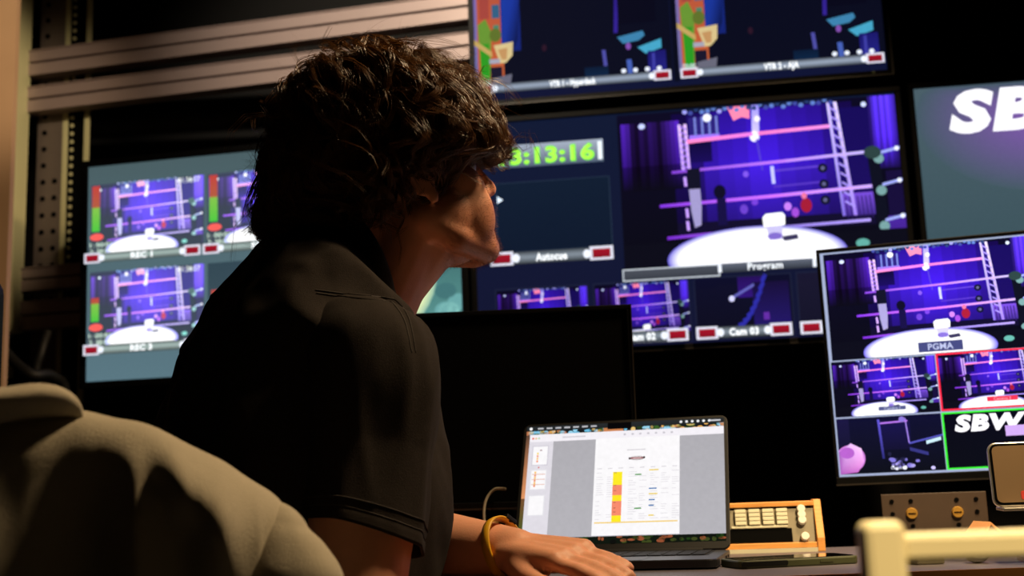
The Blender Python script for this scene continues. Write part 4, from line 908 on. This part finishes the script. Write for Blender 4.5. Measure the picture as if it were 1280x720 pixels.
def poly_px(pts, k=8): return [tuple(q[:2]) for q in smooth_path([(x, y, 0) for x, y in pts], k)]
seam(poly_px([(395, 362), (440, 368), (484, 372), (498, 378), (512, 400), (520, 440)]), 1.3); seam(poly_px([(396, 366), (440, 372), (482, 376), (494, 382), (507, 404), (515, 440)]), 1.3)
# trousers, shoes
tz = MB(); hpR, knR, anR = Vector((-0.26, 1.33, 0.555)), Vector((0.13, 1.36, 0.52)), Vector((0.12, 1.44, 0.09)); hpL, knL, anL = Vector((-0.37, 1.49, 0.555)), Vector((-0.05, 1.74, 0.52)), Vector((-0.02, 1.80, 0.09))
for h_, k_, a_ in ((hpR, knR, anR), (hpL, knL, anL)): tz.capsule(L_(h_), L_(k_), 0.088, 0.066); tz.capsule(L_(k_), L_(a_), 0.066, 0.050)
tz.ell(L_((-0.335, 1.405, 0.565)), (0.16, 0.17, 0.11), rotz(R_(38)))
tme = evaluated(tz, 0.008, 6, 'trousers'); tme.materials.clear(); tme.materials.append(MT['trousers']); o = bpy.data.objects.new('trousers', tme); col.objects.link(o); o.parent = man
for a_, d_ in ((anR, Vector((0.95, 0.3, 0))), (anL, fwdT)):
    d_ = d_.normalized(); q = MB(); q.capsule(L_(a_+Vector((0, 0, -0.045))-d_*0.03), L_(a_+d_*0.14+Vector((0, 0, -0.055))), 0.040, 0.032); sh_ = q.build('shoe', 'shoe', man, smooth=True)
    MB().capsule(L_(Vector((a_.x, a_.y, 0.012))-d_*0.035), L_(Vector((a_.x, a_.y, 0.012))+d_*0.15), 0.012, 0.012).build('sole', 'sole', sh_, smooth=True)
# stool he sits on
sc = Vector((-0.34, 1.40, 0)); stl = empty('office_stool', sc, 'black padded stool under the seated man', 'stool')
MB().cyl((0, 0, 0.41), (0, 0, 0.455), 0.155, 0.15, 36).build('seat', 'key', stl, bevel=0.015); MB().cyl((0, 0, 0.08), (0, 0, 0.41), 0.025).build('column', 'chrome', stl)
for i in range(5):
    q = 2*math.pi*i/5+0.3; d = Vector((math.cos(q), math.sin(q), 0)); l_ = MB().tube([d*0.02+Vector((0, 0, 0.10)), d*0.14+Vector((0, 0, 0.085)), d*0.19+Vector((0, 0, 0.06))], [0.022, 0.018, 0.014], 10).build('leg', 'key', stl, smooth=True)
    MB().cyl(d*0.19+Vector((0, 0, 0.026))+d.cross(Vector((0, 0, 1)))*0.015, d*0.19+Vector((0, 0, 0.026))-d.cross(Vector((0, 0, 1)))*0.015, 0.026).build('caster', 'key', l_)
# wristband on the resting arm
wb = P(640, 694, 1.453); fwL = (wL-eL).normalized(); ax_ = (fwL+Vector((0.25, 0.0, 0.40))).normalized(); a1 = ax_.cross(Vector((0, 1, 0))).normalized(); a2 = ax_.cross(a1); rows = []
wc = eL.lerp(wL, 0.93)+Vector((0, 0, 0.002))
for i in range(60):
    q = 2*math.pi*i/60; d = a1*math.cos(q)*0.038+a2*math.sin(q)*0.036; nd = d.normalized()
    rows.append([L_(wc+d+ax_*u+nd*v) for u, v in ((-0.006, 0), (-0.0055, 0.0022), (0, 0.0028), (0.0055, 0.0022), (0.006, 0), (0.0, -0.0004))])
rows.append(rows[0]); wbo = loft(rows).build('wristband', 'yellow', man, smooth=True)
qb = max(range(60), key=lambda i: rows[i][2].z+0.9*rows[i][2].x); pb_ = Vector(rows[qb][2]); t_ = (Vector(rows[(qb+1) % 60][2])-Vector(rows[qb-1][2])).normalized(); n_ = ax_.cross(t_); rm_ = Matrix((t_, ax_, n_)).transposed()
MB().box((-0.009, -0.0075, -0.003), (0.009, 0.0075, 0.003), rm_, pb_).build('clasp', 'key', wbo, bevel=0.001)

# hair: dark inner volume, locks of strands, flyaways
HC = P(470, 190, 1.495); mpp = (HC-Vector((0, 0, CAM_Z))).dot(CF)/FPX
SIL = [(630, 178), (618, 150), (605, 122), (585, 102), (555, 85), (520, 68), (485, 58), (450, 56), (420, 63), (395, 82), (372, 105), (352, 140), (343, 175), (337, 210), (330, 245), (322, 278), (335, 300), (365, 308), (405, 308), (445, 312), (480, 300), (505, 278), (522, 258), (543, 244), (563, 224), (582, 203), (606, 200), (630, 197)]
ang_ = np.unwrap(np.array([math.atan2(190-y, x-470) for x, y in SIL])); rad_ = np.array([math.hypot(x-470, y-190)*mpp for x, y in SIL]); o_ = np.argsort(ang_ % (2*math.pi)); A_ = (ang_ % (2*math.pi))[o_]; Rr_ = rad_[o_]
A_ = np.concatenate([A_-2*math.pi, A_, A_+2*math.pi]); Rr_ = np.tile(Rr_, 3)
DH, NE = 0.118, 3.0
def shell(s, k=1.0, add=0.0):
    """point on the hair's outer surface in unit direction s = (right, up, away)"""
    ce = math.hypot(s[0], s[1]); r = float(np.interp(math.atan2(s[1], s[0]) % (2*math.pi), A_, Rr_))*k+add
    n = (abs(ce)**NE+abs(s[2])**NE)**(1/NE); ux, uy = (s[0]/ce, s[1]/ce) if ce > 1e-6 else (0, 0)
    return HC + CR*(r*ux*ce/n) + CU*(r*uy*ce/n) + CF*((DH*k+add)*s[2]/n)
hin = MB(); N1, N2 = 72, 36; vs_ = []
for i in range(1, N2):
    for j in range(N1):
        t, q = math.pi*i/N2, 2*math.pi*j/N1; s_ = (math.sin(t)*math.cos(q), math.sin(t)*math.sin(q), math.cos(t)); p_ = shell(s_, 0.90-0.13*sstep(0.2, 0.75, s_[0])*float(sstep(0.45, -0.05, s_[1]))); nn = noise.noise(p_*28)*0.010+noise.noise(p_*70)*0.005
        vs_.append(L_(p_ + (p_-HC).normalized()*(nn-0.003)))
vs_ += [L_(shell((0, 0, 1), 0.9)), L_(shell((0, 0, -1), 0.9))]; T_, B_ = len(vs_)-2, len(vs_)-1
hin.add(vs_, [(i*N1+j, (i+1)*N1+j, (i+1)*N1+(j+1) % N1, i*N1+(j+1) % N1) for i in range(N2-2) for j in range(N1)] + [(T_, j, (j+1) % N1) for j in range(N1)] + [(B_, (N2-2)*N1+(j+1) % N1, (N2-2)*N1+j) for j in range(N1)])
hair = hin.build('hair', 'hairin', man, smooth=True); hair['label'] = 'thick wavy brown hair'
cr = np.array([-0.30, 0.90, 0.10]); cr /= np.linalg.norm(cr); e1 = np.cross(cr, [0, 0, 1]); e1 /= np.linalg.norm(e1); e2 = np.cross(cr, e1)
lk = MB()
def strand(pts, r0):
    k = len(pts); vs = []; fs = []
    for i, p in enumerate(pts):
        t = (pts[min(i+1, k-1)]-pts[max(i-1, 0)]); t = t.normalized() if t.length > 1e-9 else Vector((0, 0, 1)); a = t.cross(Vector((0.3, 0.8, 0.5))).normalized(); b = t.cross(a); r = r0*(1-0.8*(i/(k-1))**2)
        vs += [p+a*r, p-a*r*0.5+b*r*0.87, p-a*r*0.5-b*r*0.87]
    for i in range(k-1):
        for j in range(3): fs.append((i*3+j, i*3+(j+1) % 3, (i+1)*3+(j+1) % 3, (i+1)*3+j))
    lk.add(vs, fs)
def lock(a0, b0, da, layer, wav, frq, ns, spread, flare, r0):
    ph1, ph2 = rng.uniform(0, 6.28, 2); offs = rng.normal(0, 1, (ns, 3)); K = 15; drift = rng.normal(0, 0.22)
    for o in offs:
        pts = []
        for i in range(K):
            u = i/(K-1); a = a0+da*u; sa = max(0.12, math.sin(a)); w_ = wav*(0.35+0.65*u)
            b = b0 + (drift*u + w_*math.sin(frq*6.28*u+ph1))/sa*0.55 + o[0]*spread*(1-0.45*u)/sa
            aa = a + 0.5*w_*math.cos(frq*6.28*u+ph1+0.6) + o[1]*spread*0.6
            s_ = cr*math.cos(aa)+(e1*math.cos(b)+e2*math.sin(b))*math.sin(aa)
            add = 0.0125*math.sin(frq*6.28*u+ph2)*(0.4+u) + o[2]*0.0022 + flare*max(0, u-0.55)**2
            pts.append(L_(shell(s_, layer, add)))
        strand(pts, r0*rng.uniform(0.7, 1.2))
for _ in range(560):
    a0 = math.acos(rng.uniform(-0.5, 1.0)); lock(a0*0.95, rng.uniform(0, 6.283), rng.uniform(0.6, 1.15), rng.uniform(0.89, 0.985), rng.uniform(0.10, 0.30), rng.uniform(0.8, 1.9), 16, 0.020, rng.uniform(-0.02, 0.06), 0.0006)
for _ in range(170):                                                # loose curls
    lock(math.acos(rng.uniform(-0.6, 0.9)), rng.uniform(0, 6.283), rng.uniform(0.35, 0.8), rng.uniform(0.96, 1.02), rng.uniform(0.25, 0.55), rng.uniform(1.0, 2.0), 6, 0.016, rng.uniform(0.0, 0.20), 0.00042)
for _ in range(260):                                                # single flyaway hairs
    lock(math.acos(rng.uniform(-0.5, 1.0)), rng.uniform(0, 6.283), rng.uniform(0.25, 0.6), rng.uniform(0.97, 1.02), rng.uniform(0.1, 0.3), rng.uniform(0.5, 1.6), 1, 0.03, rng.uniform(0.02, 0.18), 0.00028)
for _ in range(110):                                                # fringe hanging over brow and temple
    x0 = rng.uniform(540, 618); y0 = 128+0.42*(x0-540)*0.6+rng.uniform(-6, 18); Y0 = rng.uniform(1.43, 1.60); yend = rng.uniform(190, 216) if x0 < 600 else rng.uniform(182, 206); dx = rng.uniform(-4, 18); hook = rng.uniform(-6, 10); ph = rng.uniform(0, 6.28); fr = rng.uniform(0.8, 1.5)
    for o in rng.normal(0, 1, (12, 3)):
        pts = []
        for i in range(13):
            u = i/12; cv = (1-0.35*u); pts.append(L_(P(x0+dx*u+hook*u**4+7*math.sin(fr*6.28*u+ph)*u+o[0]*3.2*cv, y0+(yend-y0)*(u-0.10*max(0, u-0.8)*5*(1 if hook > 0 else 0))+o[1]*2.4*cv, Y0+0.006*math.cos(fr*6.28*u+ph)+o[2]*0.003)))
        strand(pts, 0.0005*rng.uniform(0.6, 1.2))
for _ in range(26):                                                 # curled wisps at the forehead
    x0, y0, Y0 = rng.uniform(582, 612), rng.uniform(135, 165), rng.uniform(1.46, 1.60); ex = rng.uniform(8, 24); dr = rng.uniform(36, 58); cr_ = rng.uniform(5, 10)
    for o in rng.normal(0, 1, (6, 3)):
        pts = []
        for i in range(18):
            u = i/17; th = max(0, u-0.55)/0.45*4.2; bx = x0+ex*min(u, 0.55)/0.55; by = y0+dr*(min(u, 0.55)/0.55)**1.2
            pts.append(L_(P(bx+cr_*math.sin(th)+o[0]*1.6*(1-0.5*u), by+cr_*(1-math.cos(th))*-0.6+cr_*0.8*math.sin(th*0.7)+o[1]*1.4, Y0+o[2]*0.002)))
        strand(pts, 0.00042)
o = lk.build('hair_locks', 'hair', hair, smooth=True, fix=False); o['kind'] = 'stuff'

# ------------------------------------------------------------------ chair with a jacket over its back
cy_ = R_(22); CRot = rotz(cy_)                                          # chair turned a little to its left
def YJ(px): return 0.97 + (px-70)/1500*0.97*math.tan(cy_)/(1-(px-640)/1500*math.tan(cy_))
bc = P(70, 560, YJ(70))
ch = empty('office_chair', (bc.x, bc.y, 0), 'black office chair mostly hidden under the beige jacket', 'chair', CRot)
MB().rbox((-0.23, -0.018, 0.55), (0.20, 0.018, 0.80), 0.07, axis=1).build('backrest', 'key', ch, bevel=0.012)
MB().tube([(0, 0.02, 0.60), (0, 0.045, 0.50), (0, 0.14, 0.43)], 0.02, 10).build('back_support', 'key', ch, smooth=True)
MB().rbox((-0.17, 0.06, 0.44), (0.17, 0.38, 0.48), 0.06, axis=2).build('seat', 'key', ch, bevel=0.015); MB().cyl((0, 0.2, 0.09), (0, 0.2, 0.44), 0.026).build('column', 'chrome', ch)
for i in range(5):
    q = 2*math.pi*i/5+0.1; d = Vector((math.cos(q), math.sin(q), 0)); c_ = Vector((0, 0.2, 0)); l_ = MB().tube([c_+d*0.02+Vector((0, 0, 0.10)), c_+d*0.12+Vector((0, 0, 0.085)), c_+d*0.21+Vector((0, 0, 0.06))], [0.024, 0.019, 0.015], 10).build('leg', 'key', ch, smooth=True)
    tn = d.cross(Vector((0, 0, 1)))*0.016; MB().cyl(c_+d*0.21+Vector((0, 0, 0.027))+tn, c_+d*0.21+Vector((0, 0, 0.027))-tn, 0.027).build('caster', 'key', l_)
ridge = [(-230, 575), (-130, 525), (-60, 508), (0, 506), (60, 508), (110, 511), (160, 522), (210, 538), (250, 556), (300, 586), (340, 611), (358, 640), (366, 690), (370, 730)]
rid = smooth_path([P(x, y+4, YJ(x)) for x, y in ridge], 12); pxs = [q[0] for q in smooth_path([(x, y, 0) for x, y in ridge], 12)]
JO = Vector((bc.x, bc.y, 0.55)); jk = empty('jacket', JO, 'beige fleece jacket draped over the chair back, left foreground', 'jacket')
nrm = CRot @ Vector((0, -1, 0)); rws = []; NV = 90
def gs(x, c, w_): return math.exp(-((x-c)/w_)**2)
for i, p in enumerate(rid):
    p = Vector(p); row = []; px = pxs[i]
    rr = (0.040+0.016*min(1, max(0, (px-120)/120)))*(1-0.5*min(1, max(0, (px-310)/60)))
    for j in range(NV):
        v = j/(NV-1)*2-1                                                # -1 hem on the camera side, +1 hem on the far side
        s = abs(v)*0.44; arc = rr*1.62
        if s < arc: th = s/rr; o_, dz = rr*math.sin(th), -rr*(1-math.cos(th))
        else: th = arc/rr; o_, dz = rr*math.sin(th)+-0.05*(s-arc), -rr*(1-math.cos(th))-(s-arc)
        if v > 0: o_ = -o_
        w_ = min(1, max(0, s-0.02)/0.09)
        fo = (0.014*noise.noise(Vector((px/120, v*1.3, 2.3))) + 0.003*noise.noise(Vector((px/40, v*4, 7.3))))*w_
        if v < 0:
            fo += 0.020*gs(px, 158+70*max(0, s-0.05), 20)*min(1, max(0, (s-0.045)/0.06))          # long soft fold
            fo += 0.020*gs(px, 262, 30)*gs(s, 0.10, 0.045) + 0.016*gs(px, 215, 24)*gs(s, 0.075, 0.03)
            fo -= 0.010*gs(px, 90, 45)*w_ + 0.010*gs(px, 222, 26)*min(1, max(0, s-0.09)/0.08)
        row.append(p + nrm*(o_+fo) + Vector((0, 0, dz+0.005*noise.noise(Vector((px/70, v*5, 11.0)))*(1-w_*0.6))) - JO)
    rws.append(row)
o = loft(rws, close=False).build('jacket_body', 'jacket', jk, smooth=True); so = o.modifiers.new('thick', 'SOLIDIFY'); so.thickness = 0.006; so.offset = -1
# hanging sleeve, a flattened tube ending in a cuff
ctl = [(334, 624, 8, 0.010, 0.0), (348, 636, 18, 0.018, 0.012), (354, 660, 33, 0.026, 0.024), (359, 690, 50, 0.031, 0.032), (362, 722, 62, 0.034, 0.036), (362, 770, 64, 0.034, 0.036), (356, 830, 58, 0.032, 0.034)]
sp = smooth_path([(*P(x, y, YJ(345)-dy), ) for x, y, h_, d_, dy in ctl], 10); sw = smooth_path([(h_*YJ(345)/1500, d_, 0) for x, y, h_, d_, dy in ctl], 10); rws = []; n = 72
for i, p in enumerate(sp):
    p = Vector(p); u = i/(len(sp)-1); a = Vector((0.96, 0.28, 0.0)); b = Vector((-0.28, 0.96, 0.0)); row = []
    for j in range(n):
        q = 2*math.pi*j/n; cx, sx = math.cos(q), math.sin(q); d = a*math.copysign(abs(cx)**0.85, cx)*sw[i][0]+b*sx*sw[i][1]; pp = p+d
        f_ = 0.0035*noise.noise(Vector((pp.x*12, pp.y*12, pp.z*14)))-0.002*gs(u, 0.30+0.05*cx, 0.05)*(0.5+0.5*cx); row.append(pp+d.normalized()*f_-JO)
    rws.append(row)
sl = loft(rws, caps=True).build('jacket_sleeve', 'jacket', jk, smooth=True)
# rolled hood at the left
hp = smooth_path([P(-160, 560, 0.86), P(-60, 520, 0.90), P(10, 506, 0.93), P(56, 505, 0.96), P(92, 516, 1.0)], 12); rws = []
for i, p in enumerate(hp):
    p = Vector(p); u = i/(len(hp)-1); t = (Vector(hp[min(i+1, len(hp)-1)])-Vector(hp[max(i-1, 0)])).normalized(); a = Vector((0, 1, 0)); a = (a-t*a.dot(t)).normalized(); b = t.cross(a); row = []
    rr = 0.017*(1-0.8*max(0, (u-0.66)/0.34)**2)
    for j in range(32):
        q = 2*math.pi*j/32; d = a*math.cos(q)*rr*2.2+b*math.sin(q)*rr*0.8; row.append(p+d+d.normalized()*0.003*noise.noise((p+d)*22)-JO)
    rws.append(row)
loft(rws, caps=True).build('hood', 'jacket', jk, smooth=True)
